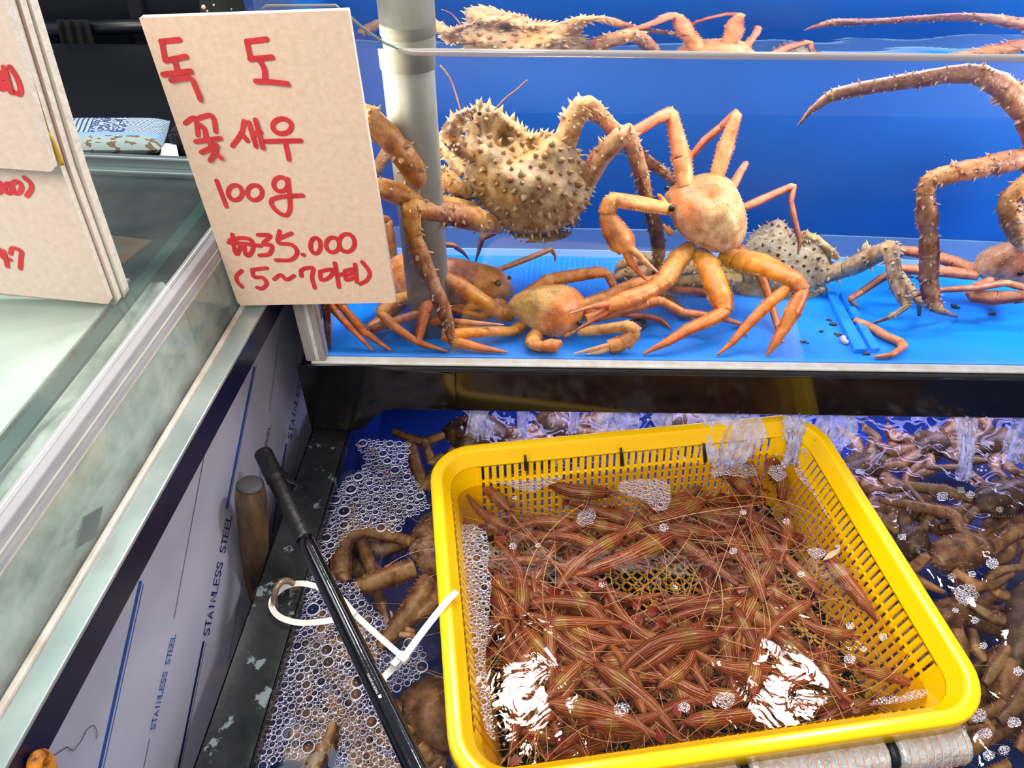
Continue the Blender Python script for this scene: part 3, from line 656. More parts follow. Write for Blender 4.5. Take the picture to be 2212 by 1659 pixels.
S1 = [z4(s) for s in [[(-10, 640), (12, 650), (14, 690), (-14, 700)], [(-10, 770), (10, 790), (44, 775), (40, 745), (8, 752)], [(42, 600), (70, 700), (102, 818)], [(94, 600), (150, 690), (186, 790), (176, 840), (140, 826)]]]
S2 = [ell(-20, 95, 40, 48, 3.95, 0, 380), ell(76, 104, 34, 40, 3.95, 0, 380), ell(142, 96, 44, 50, 3.95, 0, 380), z5([(212, 14), (264, 62), (268, 112), (232, 166)])]
S3 = [z5(s) for s in [[(0, 625), (14, 670), (36, 700), (90, 712)], [(36, 640), (50, 700), (66, 766)], [(92, 662), (110, 614), (182, 642), (180, 700), (176, 786)]]]
YB = -.155
foam_board('price_sign', 'smaller pale foam board with a red bracket, tied before the other left boards', [(-160, -60), (-6, -60), (11, 0), (116, 366), (110, 371), (-160, 352)], YB - .012, .006, split(S1, (3, 1)), .0038, mat='board2')
foam_board('price_sign', 'leaning pale foam board with red 47, second of the left stack', [(-190, -60), (0, -60), (20, 0), (134, 370), (238, 652), (232, 657), (-190, 614)], YB, .006, split(S2, (1, 1, 1, 1)) + split(S3, (2, 1)), .0038, mat='board2')
foam_board('price_sign', 'third foam board of the left stack, only its white edge showing', [(-190, -60), (22, -60), (42, 0), (152, 364), (256, 652), (250, 658), (-190, 622)], YB + .0075, .007, [], .004, mat='board2')
foam_board('price_sign', 'rearmost foam board of the left stack with a ragged cream edge', [(-190, -60), (46, -60), (64, 0), (178, 372), (268, 628), (270, 640), (262, 650), (-190, 626)], YB + .0165, .009, [], .004, mat='edge')
mb = MB(); tube(mb, smooth_path([onY(x, y, YB - .0025) for x, y in ((84, 232), (90, 262), (99, 284), (110, 300), (120, 322), (134, 356))], 4), .0018, 6)
tag(mb.build('yellow_cord', M['yband']), 'short yellow cord tying the small board to the left stack', 'cord')

# ------------------------------------------------------------------ crab tank
TX0, TX1, TY1 = -.236, .95, .338
tank = thing('crab_tank', 'clear water tank with blue back wall holding crabs', 'tank', (.3, .17, TF)); TO = np.array([.3, .17, TF])
def tpart(name, m, boxes, bev=0, smooth=False):
    mb = MB()
    for b in boxes: box(mb, *b)
    o = mb.build(name, m, tank, smooth, origin=TO)
    if bev: bevel(o, bev)
    return o
tpart('base_panel', M['bluefloor'], [(TX0, TX1, .004, TY1, TF - .0035, TF)])
tpart('back_panel', M['blueback'], [(TX0 - .1, TX1, TY1, TY1 + .01, TF, 1.62)])
tpart('back_skirting', M['bluegrey'], [(TX0, TX1, TY1 - .004, TY1, TF + .010, TF + .042)])
tpart('back_seam', M['bluepale'], [(TX0, TX1, TY1 - .007, TY1, TF, TF + .010)])
tpart('side_panel', M['blueback'], [(TX0 - .008, TX0, .03, TY1, TF, 1.31)])
tpart('side_panel', M['blueback'], [(TX1, TX1 + .008, .0, TY1, TF, 1.31)])
tpart('side_reflection_strip', M['bluepale'], [(TX0, TX0 + .003, .012, TY1, TF, TF + .035)])  # pale strip puts the side wall's reflection into the colour
tpart('silicone_seam', M['silicone'], [(TX0 - .012, TX1, -.010, .003, TF - .0045, TF - .0006), (TX0 - .006, TX0 - .001, -.009, .004, TF, 1.245)], .0015)
post_r = onY(691, 711, -.006)[0]; post_l = onY(645, 712, -.006)[0]
tpart('corner_post', M['steel'], [(post_l, post_r - .001, -.008, .016, TF - .002, 1.255)], .002)
# front pane with its overflow notch
prof = [(735, 22), (752, 34), (775, 55), (800, 74), (830, 94), (860, 106), (890, 110), (960, 111)]
q = [onY(565, 22, -.004), onY(575, 14, -.004), onY(725, 13, -.004)] + [onY(x, y, -.004) for x, y in prof]
zn = q[-1][2]; edge = q + [np.array([TX1, -.004, zn])]
cols_ = [(post_r, edge[1][2])] + [(a[0], a[2]) for a in edge[2:]] ; mb = MB(); v = []
for (x, z) in cols_:
    for y in (-.004, -.0008): v += [(x, y, TF - .004), (x, y, z)]
f = []; m_ = len(cols_)
for i in range(m_ - 1): a = 4 * i; f += [(a, a + 4, a + 5, a + 1), (a + 2, a + 3, a + 7, a + 6), (a + 1, a + 5, a + 7, a + 3), (a, a + 2, a + 6, a + 4)]
f += [(0, 1, 3, 2), (4 * m_ - 4, 4 * m_ - 2, 4 * m_ - 1, 4 * m_ - 3)]
mb.add(v, f); mb.build('front_pane', M['glass'], tank, False, origin=TO); q = edge
mb = MB(); tube(mb, [a + np.array([0, .0016, .0]) for a in q], .0013, 8); mb.build('pane_edge', M['glassedge'], tank, origin=TO)
mb = MB(); tube(mb, [a + np.array([0, .0010, -.0012]) for a in q[-4:]], [.0016, .0030, .0034, .0034], 10); mb.build('wet_lip', M['lip'], tank, origin=TO)
# water body (front face on the pane), rippled top
nx, ny = 150, 46; X = np.linspace(TX0 - .004, TX1 + .004, nx + 1); Yg = np.concatenate([[.0005], .0005 + np.linspace(.006, TY1 + .004, ny)])
mb = MB(); v = []
for i, x in enumerate(X):
    for j, y in enumerate(Yg):
        z = ZW + .0002 * sin(x * 62 + 3 * sin(y * 31)) * min(1, j / 6) + .00015 * sin(y * 95 + 2 * sin(x * 41)) * min(1, j / 6) - .0012 * math.exp(-y / .004) * 0
        v.append((x, y, z))
J1 = len(Yg); f = [(i * J1 + j, (i + 1) * J1 + j, (i + 1) * J1 + j + 1, i * J1 + j + 1) for i in range(nx) for j in range(J1 - 1)]
ring_ = [i * J1 for i in range(nx)] + [nx * J1 + j for j in range(J1 - 1)] + [i * J1 + J1 - 1 for i in range(nx, 0, -1)] + [j for j in range(J1 - 1, 0, -1)]
k = len(v); v += [(v[i][0], v[i][1], TF - .002) for i in ring_]; m_ = len(ring_)
f += [(ring_[i], k + i, k + (i + 1) % m_, ring_[(i + 1) % m_]) for i in range(m_)] + [tuple(k + i for i in range(m_))[::-1]]
f = [q[::-1] for q in f[:nx * (J1 - 1)]][::-1] + f[nx * (J1 - 1):] if False else f
mb.add(v, f); o = mb.build('tank_water', M['tankwater'], smooth=False); tag(o, 'clear water filling the crab tank up to the overflow lip', 'water', kind='stuff')
# standing pipe
pc = onZ(880, 46, ZW); R0 = .0255
mb = MB(); tube(mb, [(pc[0], pc[1], TF + .0), (pc[0], pc[1], 1.40)], R0, 40); pipe = mb.build('drain_pipe', M['pvc'])
for z in (ZW - .035,): 
    mb = MB(); tube(mb, [(pc[0], pc[1], z), (pc[0], pc[1], ZW + .0), (pc[0], pc[1], 1.40)], R0 + .0014, 40); mb.build('pipe_sleeve', M['pvc'], pipe)
tag(pipe, 'white plastic standing pipe in the left corner of the crab tank', 'pipe')
# two azure strips on the base, crumbs, a severed leg
for a in ([(1783, 637), (1801, 637), (1871, 762), (1844, 763)], [(1812, 640), (1826, 640), (1898, 760), (1880, 762)]):
    mb = MB(); hexa(mb, [pf(x, y, .0005) for x, y in a], (0, 0, .006)); mb.build('base_strip', M['bluestrip'], tank, False, origin=TO)
rr = random.Random(3)
spots = [(1790, 690), (1800, 700), (1812, 722), (1830, 716), (1846, 712), (1822, 672), (1835, 690), (1738, 738), (1965, 598), (2062, 660), (2066, 664), (2143, 678), (1520, 640), (1775, 715), (1858, 742), (1872, 764), (1960, 590), (1985, 600)]
for i, (x, y) in enumerate(spots):
    mb = MB(); p = pf(x, y, .0015); sphere(mb, p, rr.uniform(.0018, .0036), 6, 4, sc=(1.6, 1, .6)); 
    for _ in range(3): sphere(mb, p + np.array([rr.uniform(-.005, .005), rr.uniform(-.005, .005), -.0004]), rr.uniform(.0008, .002), 5, 3)
    tag(mb.build('dark_crumb', M['debris']), 'dark crumb of dirt lying on the blue base of the crab tank', 'debris', 'crumbs on the tank base')
mb = MB(); tube(mb, [pf(x, y, .003) for x, y in smooth_path([(1384, 690, 0), (1376, 697, 0), (1380, 706, 0), (1390, 704, 0), (1394, 695, 0)], 4) for x, y in [(x, y)]] if False else [pf(p[0], p[1], .003) for p in smooth_path([(1366, 694, 0), (1376, 690, 0), (1388, 692, 0), (1394, 702, 0), (1384, 710, 0)], 4)], .0028, 8)
tag(mb.build('dark_hook_worm', M['debris']), 'dark hooked strand on the blue base beside the front crab claw', 'debris')
mb = MB(); tube(mb, smooth_path([pf(1821, 727, .003), pf(1822, 735, .003), pf(1831, 742, .003)], 4), [.0012] + [.0035] * 7 + [.0012], 8)
tag(mb.build('shell_chip', M['shell']), 'small white shell chip beside the azure strips', 'shell')
J, R_ = tj([(1846, 694, 'f', 8), (1880, 708, 'f', 9), (1910, 727, 'f', 10), (1945, 742, 'f', 10), (1950, 752, 'f', 10), (1925, 770, 'f', 9), (1890, 778, 'f', 4)])
tag(limb(J, R_, [C(236, 160, 120), C(224, 130, 90), C(214, 116, 90)]).build('severed_leg', M['crab']), 'loose orange crab leg lying alone on the blue base', 'crab leg')

# ------------------------------------------------------------------ black stand carrying the tank
ZB0, ZB1 = .816, .8884
stand = thing('tank_stand', 'glossy black steel stand under the crab tank', 'stand', (.3, .17, ZB0)); SO = np.array([.3, .17, ZB0])
fx = onY(640, 790, -.013)[0]
mb = MB(); box(mb, fx, 1.0, -.013, .045, ZB0, ZB1 - .0048); bevel(mb.build('front_beam', M['black'], stand, False, origin=SO), .003)
mb = MB(); box(mb, fx + .004, 1.0, -.016, .045, ZB1 - .0046, ZB1); bevel(mb.build('beam_lip', M['black'], stand, False, origin=SO), .002)
mb = MB(); hexa(mb, [onY(x, y, -.014) for x, y in ((640, 786), (674, 925), (776, 927), (832, 884), (870, 876), (985, 872), (985, 806), (830, 794), (800, 787))], (0, -.0025, 0)); bevel(mb.build('corner_plate', M['black'], stand, False, origin=SO), .001)
mb = MB(); box(mb, fx, fx + .05, .05, .34, ZB0, ZB1); box(mb, fx, 1.0, .30, .36, ZB0, ZB1); mb.build('rear_beam', M['black'], stand, False, origin=SO)
mb = MB(); box(mb, fx, 1.0, .046, .30, ZB1 - .012, ZB1); mb.build('deck', M['black'], stand, False, origin=SO)
for x in (fx + .003, .93): mb = MB(); box(mb, x, x + .05, .40, .45, 0, ZB1); mb.build('leg', M['black'], stand, False, origin=SO)
mb = MB(); box(mb, fx, 1.0, .36, .45, ZB0, ZB1); mb.build('cross_beam', M['black'], stand, False, origin=SO)
# neighbouring tank corner seen over the price board
mb = MB(); hexa(mb, [onY(x, y, .30) for x, y in ((428, -80), (552, -80), (556, 26), (432, 30))], (0, .05, 0))
nb = mb.build('black_beam', M['black'], smooth=False); tag(nb, 'chipped black beam end above the large price board', 'beam')
for (x, y, s) in ((440, 16, 6), (462, 11, 3), (448, 24, 3), (500, 20, 2)): mb = MB(); sphere(mb, onY(x, y, .299), s * .0005, 6, 4); mb.build('paint_chip', M['board'], nb)
mb = MB(); v = []; nx_, ny_ = 40, 16
for i in range(nx_ + 1):
    for j in range(ny_ + 1): v.append(onZ(545 + 190 * i / nx_, 40 - 150 * j / ny_, 1.215) + np.array([0, 0, random.uniform(0, .006)]))
mb.add(v, [(i * (ny_ + 1) + j, (i + 1) * (ny_ + 1) + j, (i + 1) * (ny_ + 1) + j + 1, i * (ny_ + 1) + j + 1) for i in range(nx_) for j in range(ny_)])
M['chop'] = pm('choppy_blue_water', (60, 92, 170), .08, c2=(20, 40, 110), ns=30, bump=.6, bs=80)
tag(mb.build('neighbour_water', M['chop']), 'choppy blue water behind the top edge of the large price board', 'water', kind='stuff')
# ================================================================== CRABS IN THE TANK
def wplane(px, py, Y, n):
    p0 = pw(px, py, Y); n = np.array(n, float); n /= np.linalg.norm(n)
    def f(x, y):
        o, t = wray(x, max(y, 123)); return o + t * (np.dot(n, p0 - o) / np.dot(n, t))
    return f, p0, n
def noise2(x, y, s=1.0): return .5 + .25 * (sin(x * .11 * s + 1.3 * sin(y * .07 * s)) + sin(y * .13 * s + 1.7 * sin(x * .05 * s + 2)))

# ---- big spiny king crab
kA = thing('king_crab', 'big tan spiny king crab clinging upright beside the white pipe', 'crab', pw(1135, 400, .20)); oA = np.array(kA.location)
outA = [(1040, 226), (1066, 236), (1100, 258), (1124, 272), (1141, 291), (1172, 289), (1208, 296), (1240, 318), (1258, 348), (1275, 392), (1277, 424), (1250, 468), (1210, 494), (1150, 508), (1096, 498), (1062, 466), (1026, 424), (1002, 384), (996, 345), (1006, 300), (1002, 262), (1014, 236)]
pfA, pA, nA = wplane(1135, 395, .20, (-.05, -.78, .62)); sA = wsc(1135, 395, .2)
spA = scatter(outA, 104, 18, 4)
def colA(x, y, rho):
    base = mixc(C(196, 176, 130), C(148, 132, 100), noise2(x, y, .8)); base = mixc(base, C(214, 184, 104), .6 * math.exp(-((x - 1150) ** 2 + (y - 345) ** 2) / 900))
    d = min((x - a) ** 2 + (y - b) ** 2 for a, b in spA); base = mixc(base, C(104, 66, 38), .85 * math.exp(-d / 46.0))
    return mixc(base, C(216, 204, 176), .5 * max(0, rho - .85) / .15)
featA = [(1058, 272, 44, .026), (1200, 345, 44, .022), (1045, 360, 40, .018), (1140, 440, 56, .026), (1150, 322, 24, -.036), (1090, 318, 24, -.026), (1122, 352, 18, -.014), (1030, 312, 18, -.012), (1090, 410, 22, .008), (1190, 420, 24, .008)]
mb, smp, rim, cA = dome(outA, pfA, nA, .036, .03, colA, featA, 96, 30, 2.6, .0004)
mb.build('carapace', M['kcrab'], kA, origin=oA)
mb = MB(); rr = random.Random(5)
for (x, y) in spA:
    q, n, rho = smp(x, y); s = rr.uniform(7, 13.5) * sA * (1.15 - .3 * noise2(x, y)); cone(mb, q, n + .1 * nA + np.array([.25 * (x - 1130) / 140, 0, -.25 * (y - 400) / 140]), s * .72, s * 1.35, C(112, 70, 42), C(214, 190, 140), 7)
for k in range(58):
    th = 2 * pi * k / 58; x, y = rim(th, .985); q, n, _ = smp(*rim(th, .93)); x2, y2 = rim(th, 1.2); d = pfA(x2, y2) - pfA(x, y); s = rr.uniform(9, 15) * sA
    cone(mb, pfA(x, y), d / np.linalg.norm(d) + .3 * nA, s * .5, s * 1.3, C(150, 118, 80), C(220, 200, 160), 5)
mb.build('spines', M['kcrab'], kA, origin=oA, kind='stuff')
# tail flap tucked under the rear edge
outT = [(1086, 498), (1140, 512), (1200, 502), (1244, 472), (1252, 482), (1226, 512), (1180, 524), (1120, 522)]
pT, p0T, nT = wplane(1160, 508, .195, (0, -.95, .25)); mb, smT, rmT, _ = dome(outT, pT, nT, .010, .02, lambda x, y, r: mixc(C(170, 152, 116), C(120, 96, 74), noise2(x, y)), (), 40, 8)
for (x, y) in scatter(outT, 34, 9, 3): q, n, _ = smT(x, y); cone(mb, q, n + np.array([0, 0, -.5]), 3 * sA, 8 * sA, C(140, 112, 80), C(216, 196, 156), 5)
mb.build('tail_flap', M['kcrab'], kA, origin=oA)
# face: rostrum, eyes, folded claw arm, antennae
for i, (x, y, h) in enumerate(((1038, 226, 20), (1024, 238, 14), (1054, 236, 14), (1012, 252, 12))):
    mb = MB(); cone(mb, pw(x, y, .19), pw(x + 3, y - 24, .185) - pw(x, y, .19), 7 * sA, h * sA, C(130, 96, 70), C(214, 190, 150), 6); mb.build('rostrum_spike', M['kcrab'], kA, origin=oA)
eye(kA, oA, 1036, 245, .183, 5); eye(kA, oA, 1018, 256, .183, 5)
leg(kA, oA, [(1020, 340, .19, 16), (985, 312, .175, 22), (972, 290, .17, 26), (986, 262, .172, 22), (1010, 244, .18, 14), (1022, 240, .182, 6)], [C(176, 150, 110), C(120, 96, 76), C(104, 80, 66)], M['kcrab'], 'claw_arm', spines=46, spine_h=.5)
for pts in ([(998, 250), (985, 205), (974, 174), (962, 155), (951, 141)], [(1068, 238), (1090, 214), (1116, 194), (1139, 173)]):
    mb = MB(); tube(mb, smooth_path([pw(x, y, .18) for x, y in pts], 4), [.0013] + [.0009] * 30, 5) if False else tube(mb, smooth_path([pw(x, y, .18) for x, y in pts], 4), .0009, 5); mb.build('antenna', M['fan'] if False else M['shrimpleg'], kA, origin=oA)
pale = [C(232, 216, 184), C(226, 200, 150), C(206, 160, 92)]
leg(kA, oA, [(1004, 372, .21, 17), (972, 336, .22, 17), (938, 300, .23, 18), (906, 268, .24, 17), (852, 300, .26, 16), (800, 390, .27, 14)], [C(226, 206, 170), C(190, 160, 120), C(160, 120, 80)], M['kcrab'], spines=40, spine_h=.5)
leg(kA, oA, [(1012, 420, .20, 19), (958, 384, .14, 25), (920, 396, .075, 33), (858, 318, .045, 33), (792, 243, .045, 29), (742, 300, .04, 22), (716, 430, .04, 18)], [C(236, 222, 190), C(222, 186, 120), C(206, 138, 40), C(190, 112, 26), C(226, 164, 44), C(170, 92, 30)], M['kcrab'], spines=64, spine_h=.42, tip=(248, 238, 210))
leg(kA, oA, [(1026, 452, .19, 19), (960, 440, .12, 23), (896, 430, .06, 30), (815, 404, .04, 29), (756, 430, .04, 22), (722, 540, .045, 17), (703, 655, .03, 13), (713, 757, .018, 4)], [C(236, 222, 190), C(220, 166, 70), C(206, 134, 34), C(190, 108, 26), C(150, 74, 24), C(120, 42, 18)], M['kcrab'], spines=60, spine_h=.42, tip=(248, 238, 210))
leg(kA, oA, [(1076, 490, .175, 19), (1030, 474, .14, 31), (962, 460, .09, 29), (886, 446, .04, 25), (893, 508, .036, 19), (911, 556, .034, 21), (930, 602, .032, 18), (955, 660, .03, 19), (969, 702, .028, 15), (979, 754, .018, 4)], [C(232, 210, 170), C(206, 160, 90), C(122, 44, 22), C(132, 52, 24), C(226, 160, 36), C(168, 98, 30), C(144, 70, 24), C(126, 50, 20), C(112, 34, 20)], M['kcrab'], spines=80, spine_h=.42, tip=(250, 240, 214))
leg(kA, oA, [(1216, 318, .21, 25), (1240, 256, .205, 24), (1264, 222, .20, 23), (1300, 252, .215, 17), (1346, 306, .23, 17), (1388, 342, .24, 15), (1436, 374, .25, 12), (1466, 408, .255, 8)], [C(208, 186, 144), C(196, 160, 112), C(190, 140, 100), C(112, 70, 64), C(104, 60, 62), C(96, 50, 58)], M['kcrab'], spines=70, spine_h=.45)
leg(kA, oA, [(1262, 404, .205, 24), (1294, 344, .19, 27), (1350, 284, .175, 24), (1368, 320, .19, 19), (1386, 378, .20, 19), (1397, 430, .205, 16), (1413, 480, .21, 18), (1424, 542, .215, 17), (1420, 576, .215, 12), (1408, 604, .22, 4)], [C(206, 180, 140), C(190, 150, 110), C(196, 150, 110), C(120, 72, 62), C(104, 56, 56), C(92, 44, 48), C(84, 36, 36)], M['kcrab'], spines=90, spine_h=.42)
leg(kA, oA, [(1070, 500, .22, 9), (1042, 512, .225, 9), (1036, 535, .23, 6), (1027, 566, .24, 2)], [C(130, 80, 80), C(104, 48, 60)], M['kcrab'], spines=0)

# ---- orange snow crab standing in the middle
def snow_carapace(root, o0, outline, Y, n, H, c0, c1, c2, orange, feats, rows=True, sub=0, mat='crab', Hb=.02):
    px, py = np.mean(outline, axis=0); f, p0, n = wplane(px, py, Y, n); s = wsc(px, py, Y)
    sp = scatter(outline, 170, 5.5, int(px))
    def cf(x, y, rho):
        c = mixc(c0, c1, noise2(x, y, 1.2)); c = mixc(c, c2, .26 * max(0, noise2(x * 1.7 + 40, y * 1.9, 1.6) - .55) / .3); 
        for (ox, oy, orr) in orange: c = mixc(c, c2, .8 * math.exp(-((x - ox) ** 2 + (y - oy) ** 2) / (orr * orr)))
        return mixc(c, C(236, 214, 176), .35 * max(0, rho - .8) / .2)
    mb, sm, rm, c = dome(outline, f, n, H, Hb, cf, feats, 72, 20, 2.5, .0002)
    rs_ = random.Random(int(px))
    for (x, y) in sp: q, nn, rho = sm(x, y); k_ = rs_.uniform(.7, 1.7); cone(mb, q, nn, 1.5 * k_ * s, 1.3 * k_ * s, mixc(cf(x, y, .5), c2, .55), mixc(cf(x, y, .5), C(255, 200, 150), .4), 5)
    if rows:
        for k in range(64):
            th = 2 * pi * k / 64; x, y = rm(th, .985); x2, y2 = rm(th, 1.1); d = f(x2, y2) - f(x, y); cone(mb, f(x, y) + n * .001, d, 2.4 * s, 4.5 * s, cf(x, y, 1), C(246, 206, 160), 4)
    mb.build('carapace', M[mat], root, origin=o0); return f, s, n
B = thing('snow_crab', 'orange snow crab with a cream shell standing in the middle of the tank', 'crab', pw(1530, 462, .20)); oB = np.array(B.location)
outB = [(1434, 424), (1446, 408), (1466, 399), (1510, 380), (1547, 379), (1574, 390), (1592, 412), (1606, 444), (1614, 474), (1611, 507), (1595, 532), (1562, 545), (1528, 539), (1484, 517), (1459, 492), (1446, 462), (1437, 444)]
fB, sB, nB = snow_carapace(B, oB, outB, .20, (-.1, -.66, .74), .034, C(240, 214, 164), C(232, 190, 136), C(238, 140, 84), [(1455, 425, 28), (1500, 420, 40), (1490, 470, 36), (1540, 440, 26)], [(1530, 420, 24, .005), (1500, 480, 26, .005), (1560, 480, 30, .005), (1530, 455, 18, -.004), (1490, 440, 16, -.003)])
eye(B, oB, 1451, 450, .178, 8); eye(B, oB, 1441, 407, .195, 6)
leg(B, oB, [(1436, 440, .19, 8), (1426, 424, .187, 5), (1420, 420, .186, 2)], [C(244, 160, 100), C(240, 140, 90)], M['crab'], 'rostrum')
leg(B, oB, [(1440, 490, .185, 7), (1450, 505, .18, 8), (1440, 496, .176, 5), (1432, 484, .175, 4)], [C(246, 186, 130), C(240, 150, 96)], M['crab'], 'mouthpart')
leg(B, oB, [(1482, 404, .205, 17), (1472, 340, .22, 21), (1450, 243, .235, 13), (1420, 256, .225, 11), (1372, 285, .21, 12), (1292, 326, .19, 10), (1272, 344, .185, 6), (1278, 372, .182, 2)], PINK, M['crab'], serr=1, flat=.7)
leg(B, oB, [(1545, 392, .21, 15), (1568, 316, .225, 17), (1593, 244, .235, 10), (1560, 272, .26, 8), (1520, 305, .27, 8), (1490, 342, .275, 7), (1456, 384, .28, 5), (1446, 400, .28, 3)], PINK, M['crab'], serr=1, flat=.7)
leg(B, oB, [(1580, 408, .215, 10), (1598, 374, .24, 9), (1612, 352, .265, 7), (1600, 372, .28, 5)], [C(224, 140, 100), C(190, 110, 96), C(160, 80, 84)], M['crab'], flat=.8)
leg(B, oB, [(1605, 450, .21, 10), (1660, 425, .225, 10), (1714, 401, .235, 8), (1709, 436, .225, 6), (1718, 480, .215, 7), (1729, 522, .205, 5), (1724, 548, .20, 2)], PURP, M['crab'], flat=.8)
leg(B, oB, [(1446, 452, .19, 15), (1420, 447, .175, 18), (1368, 438, .155, 20), (1322, 431, .14, 18), (1309, 464, .135, 16), (1326, 496, .13, 23), (1344, 524, .127, 25), (1354, 540, .125, 16)], [C(244, 186, 120), C(244, 176, 96), C(242, 150, 74), C(240, 150, 80)], M['crab'], 'claw_arm', serr=1)
leg(B, oB, [(1350, 536, .125, 10), (1362, 566, .12, 8), (1382, 590, .115, 6), (1398, 606, .112, 2)], [C(232, 120, 70), C(214, 86, 60), C(196, 80, 66)], M['crab'], 'claw_finger', serr=1)
leg(B, oB, [(1356, 534, .125, 10), (1376, 548, .12, 8), (1400, 572, .115, 6), (1421, 588, .112, 2)], [C(236, 140, 90), C(236, 170, 130), C(240, 214, 190)], M['crab'], 'claw_finger', serr=1)
leg(B, oB, [(1492, 532, .185, 16), (1466, 560, .16, 22), (1434, 606, .12, 20), (1414, 621, .11, 18), (1384, 636, .095, 21), (1345, 652, .08, 25), (1310, 664, .07, 16)], [C(238, 176, 104), C(244, 172, 84), C(240, 150, 70), C(238, 136, 60)], M['crab'], 'claw_arm', serr=1)
leg(B, oB, [(1316, 656, .07, 9), (1284, 662, .06, 7), (1254, 670, .055, 4), (1228, 678, .05, 2)], [C(230, 110, 60), C(226, 130, 90), C(236, 190, 160)], M['crab'], 'claw_finger', serr=1)
leg(B, oB, [(1318, 670, .07, 9), (1294, 684, .06, 7), (1268, 700, .055, 4), (1244, 713, .05, 2)], [C(226, 100, 50), C(196, 80, 56), C(150, 64, 60)], M['crab'], 'claw_finger', serr=1)
leg(B, oB, [(1512, 546, .18, 18), (1528, 570, .15, 25), (1556, 640, .10, 25), (1566, 674, .08, 16), (1536, 690, .065, 16), (1488, 711, .045, 14), (1440, 740, .025, 10), (1388, 774, .014, 3)], DEEP, M['crab'], serr=1, flat=.75)
leg(B, oB, [(1560, 550, .185, 20), (1592, 562, .17, 25), (1656, 578, .13, 24), (1718, 606, .09, 18), (1736, 628, .08, 14), (1712, 676, .055, 17), (1692, 712, .04, 12), (1672, 745, .025, 9), (1654, 775, .014, 3)], DEEP, M['crab'], serr=1, flat=.75)
leg(B, oB, [(1578, 548, .20, 15), (1640, 562, .16, 20), (1690, 586, .12, 17), (1724, 604, .10, 13), (1660, 656, .07, 15), (1610, 708, .045, 12), (1580, 742, .028, 8), (1548, 774, .014, 3)], DEEP, M['crab'], serr=1, flat=.75)
leg(B, oB, [(1596, 536, .21, 12), (1640, 590, .17, 11), (1656, 628, .15, 9), (1668, 664, .13, 8), (1680, 712, 'f', 7), (1690, 742, 'f', 3)], [C(226, 110, 60), C(206, 84, 60), C(190, 70, 56)], M['crab'], flat=.75)

# ---- snow crab squatting low in front
K = thing('snow_crab', 'cream backed snow crab squatting at the front glass facing the viewer', 'crab', pw(1185, 690, .10)); oK = np.array(K.location)
outK = [(1094, 662), (1110, 640), (1147, 627), (1186, 619), (1222, 621), (1250, 633), (1266, 660), (1263, 688), (1246, 712), (1221, 726), (1192, 727), (1160, 716), (1121, 690), (1100, 676)]
fK, sK, nK = snow_carapace(K, oK, outK, .085, (.12, -.6, .78), .030, C(228, 196, 122), C(214, 172, 96), C(240, 140, 70), [(1232, 675, 34), (1212, 705, 34), (1240, 650, 22), (1190, 700, 20)], [(1150, 660, 26, .004), (1215, 645, 26, .004), (1200, 690, 20, .004), (1186, 655, 12, -.004)])
eye(K, oK, 1205, 709, .058, 7); eye(K, oK, 1251, 698, .062, 6)
leg(K, oK, [(1222, 724, .055, 8), (1232, 722, .05, 5), (1242, 716, .047, 3)], [C(240, 160, 90)] * 2, M['crab'], 'mouthpart')
leg(K, oK, [(1108, 684, .095, 12), (1080, 676, .09, 17), (1036, 646, .085, 20), (990, 614, .08, 19), (960, 598, .075, 14), (940, 622, .07, 11), (918, 672, .05, 12), (903, 742, .025, 7), (930, 752, .02, 3)], [C(222, 150, 60), C(206, 122, 30), C(206, 110, 24), C(214, 98, 24), C(222, 92, 20)], M['crab'], serr=1, flat=.75)
leg(K, oK, [(1130, 700, .075, 11), (1110, 715, .06, 13), (1042, 717, .045, 14), (972, 722, .03, 14), (958, 726, .028, 11), (985, 738, .023, 13), (1040, 755, .018, 10), (1096, 772, .013, 3)], DEEP, M['crab'], serr=1, flat=.75)
leg(K, oK, [(1160, 718, .06, 15), (1152, 736, .04, 17), (1149, 757, .025, 15), (1172, 756, .02, 16), (1196, 748, .02, 21), (1214, 738, .022, 6)], [C(238, 176, 96), C(240, 160, 80), C(236, 130, 50)], M['crab'], 'claw_arm')
leg(K, oK, [(1250, 716, .055, 12), (1300, 712, .045, 13), (1358, 704, .035, 14), (1374, 720, .03, 14), (1346, 742, .024, 18), (1316, 750, .02, 15)], [C(236, 186, 110), C(236, 170, 96), C(240, 150, 70)], M['crab'], 'claw_arm', serr=1)
for pts in ([(1318, 746, .02, 8), (1280, 755, .016, 6), (1240, 766, .012, 2)], [(1316, 752, .018, 8), (1290, 764, .014, 6), (1268, 770, .012, 2)]): leg(K, oK, pts, [C(240, 170, 110), C(244, 214, 180)], M['crab'], 'claw_finger')
leg(K, oK, [(1258, 660, .09, 15), (1310, 645, .10, 18), (1376, 614, .12, 16), (1420, 604, .13, 12), (1452, 625, .14, 9), (1500, 628, .15, 8), (1548, 634, .16, 7)], [C(222, 150, 76), C(210, 120, 50), C(196, 96, 56), C(176, 80, 60)], M['crab'], serr=1, flat=.75)
leg(K, oK, [(1266, 690, .07, 13), (1330, 672, .08, 16), (1400, 654, .09, 14), (1428, 650, .09, 11), (1473, 675, .09, 10), (1545, 684, .08, 8), (1598, 702, 'f', 5), (1613, 728, 'f', 2)], [C(220, 140, 60), C(210, 110, 44), C(200, 92, 60), C(190, 70, 60)], M['crab'], serr=1, flat=.75)
leg(K, oK, [(1130, 640, .11, 12), (1190, 604, .13, 16), (1290, 588, .14, 14), (1312, 590, .14, 10), (1328, 622, .13, 9), (1330, 650, 'f', 4)], [C(196, 118, 50), C(186, 98, 44), C(190, 84, 50)], M['crab'], serr=1, flat=.75)
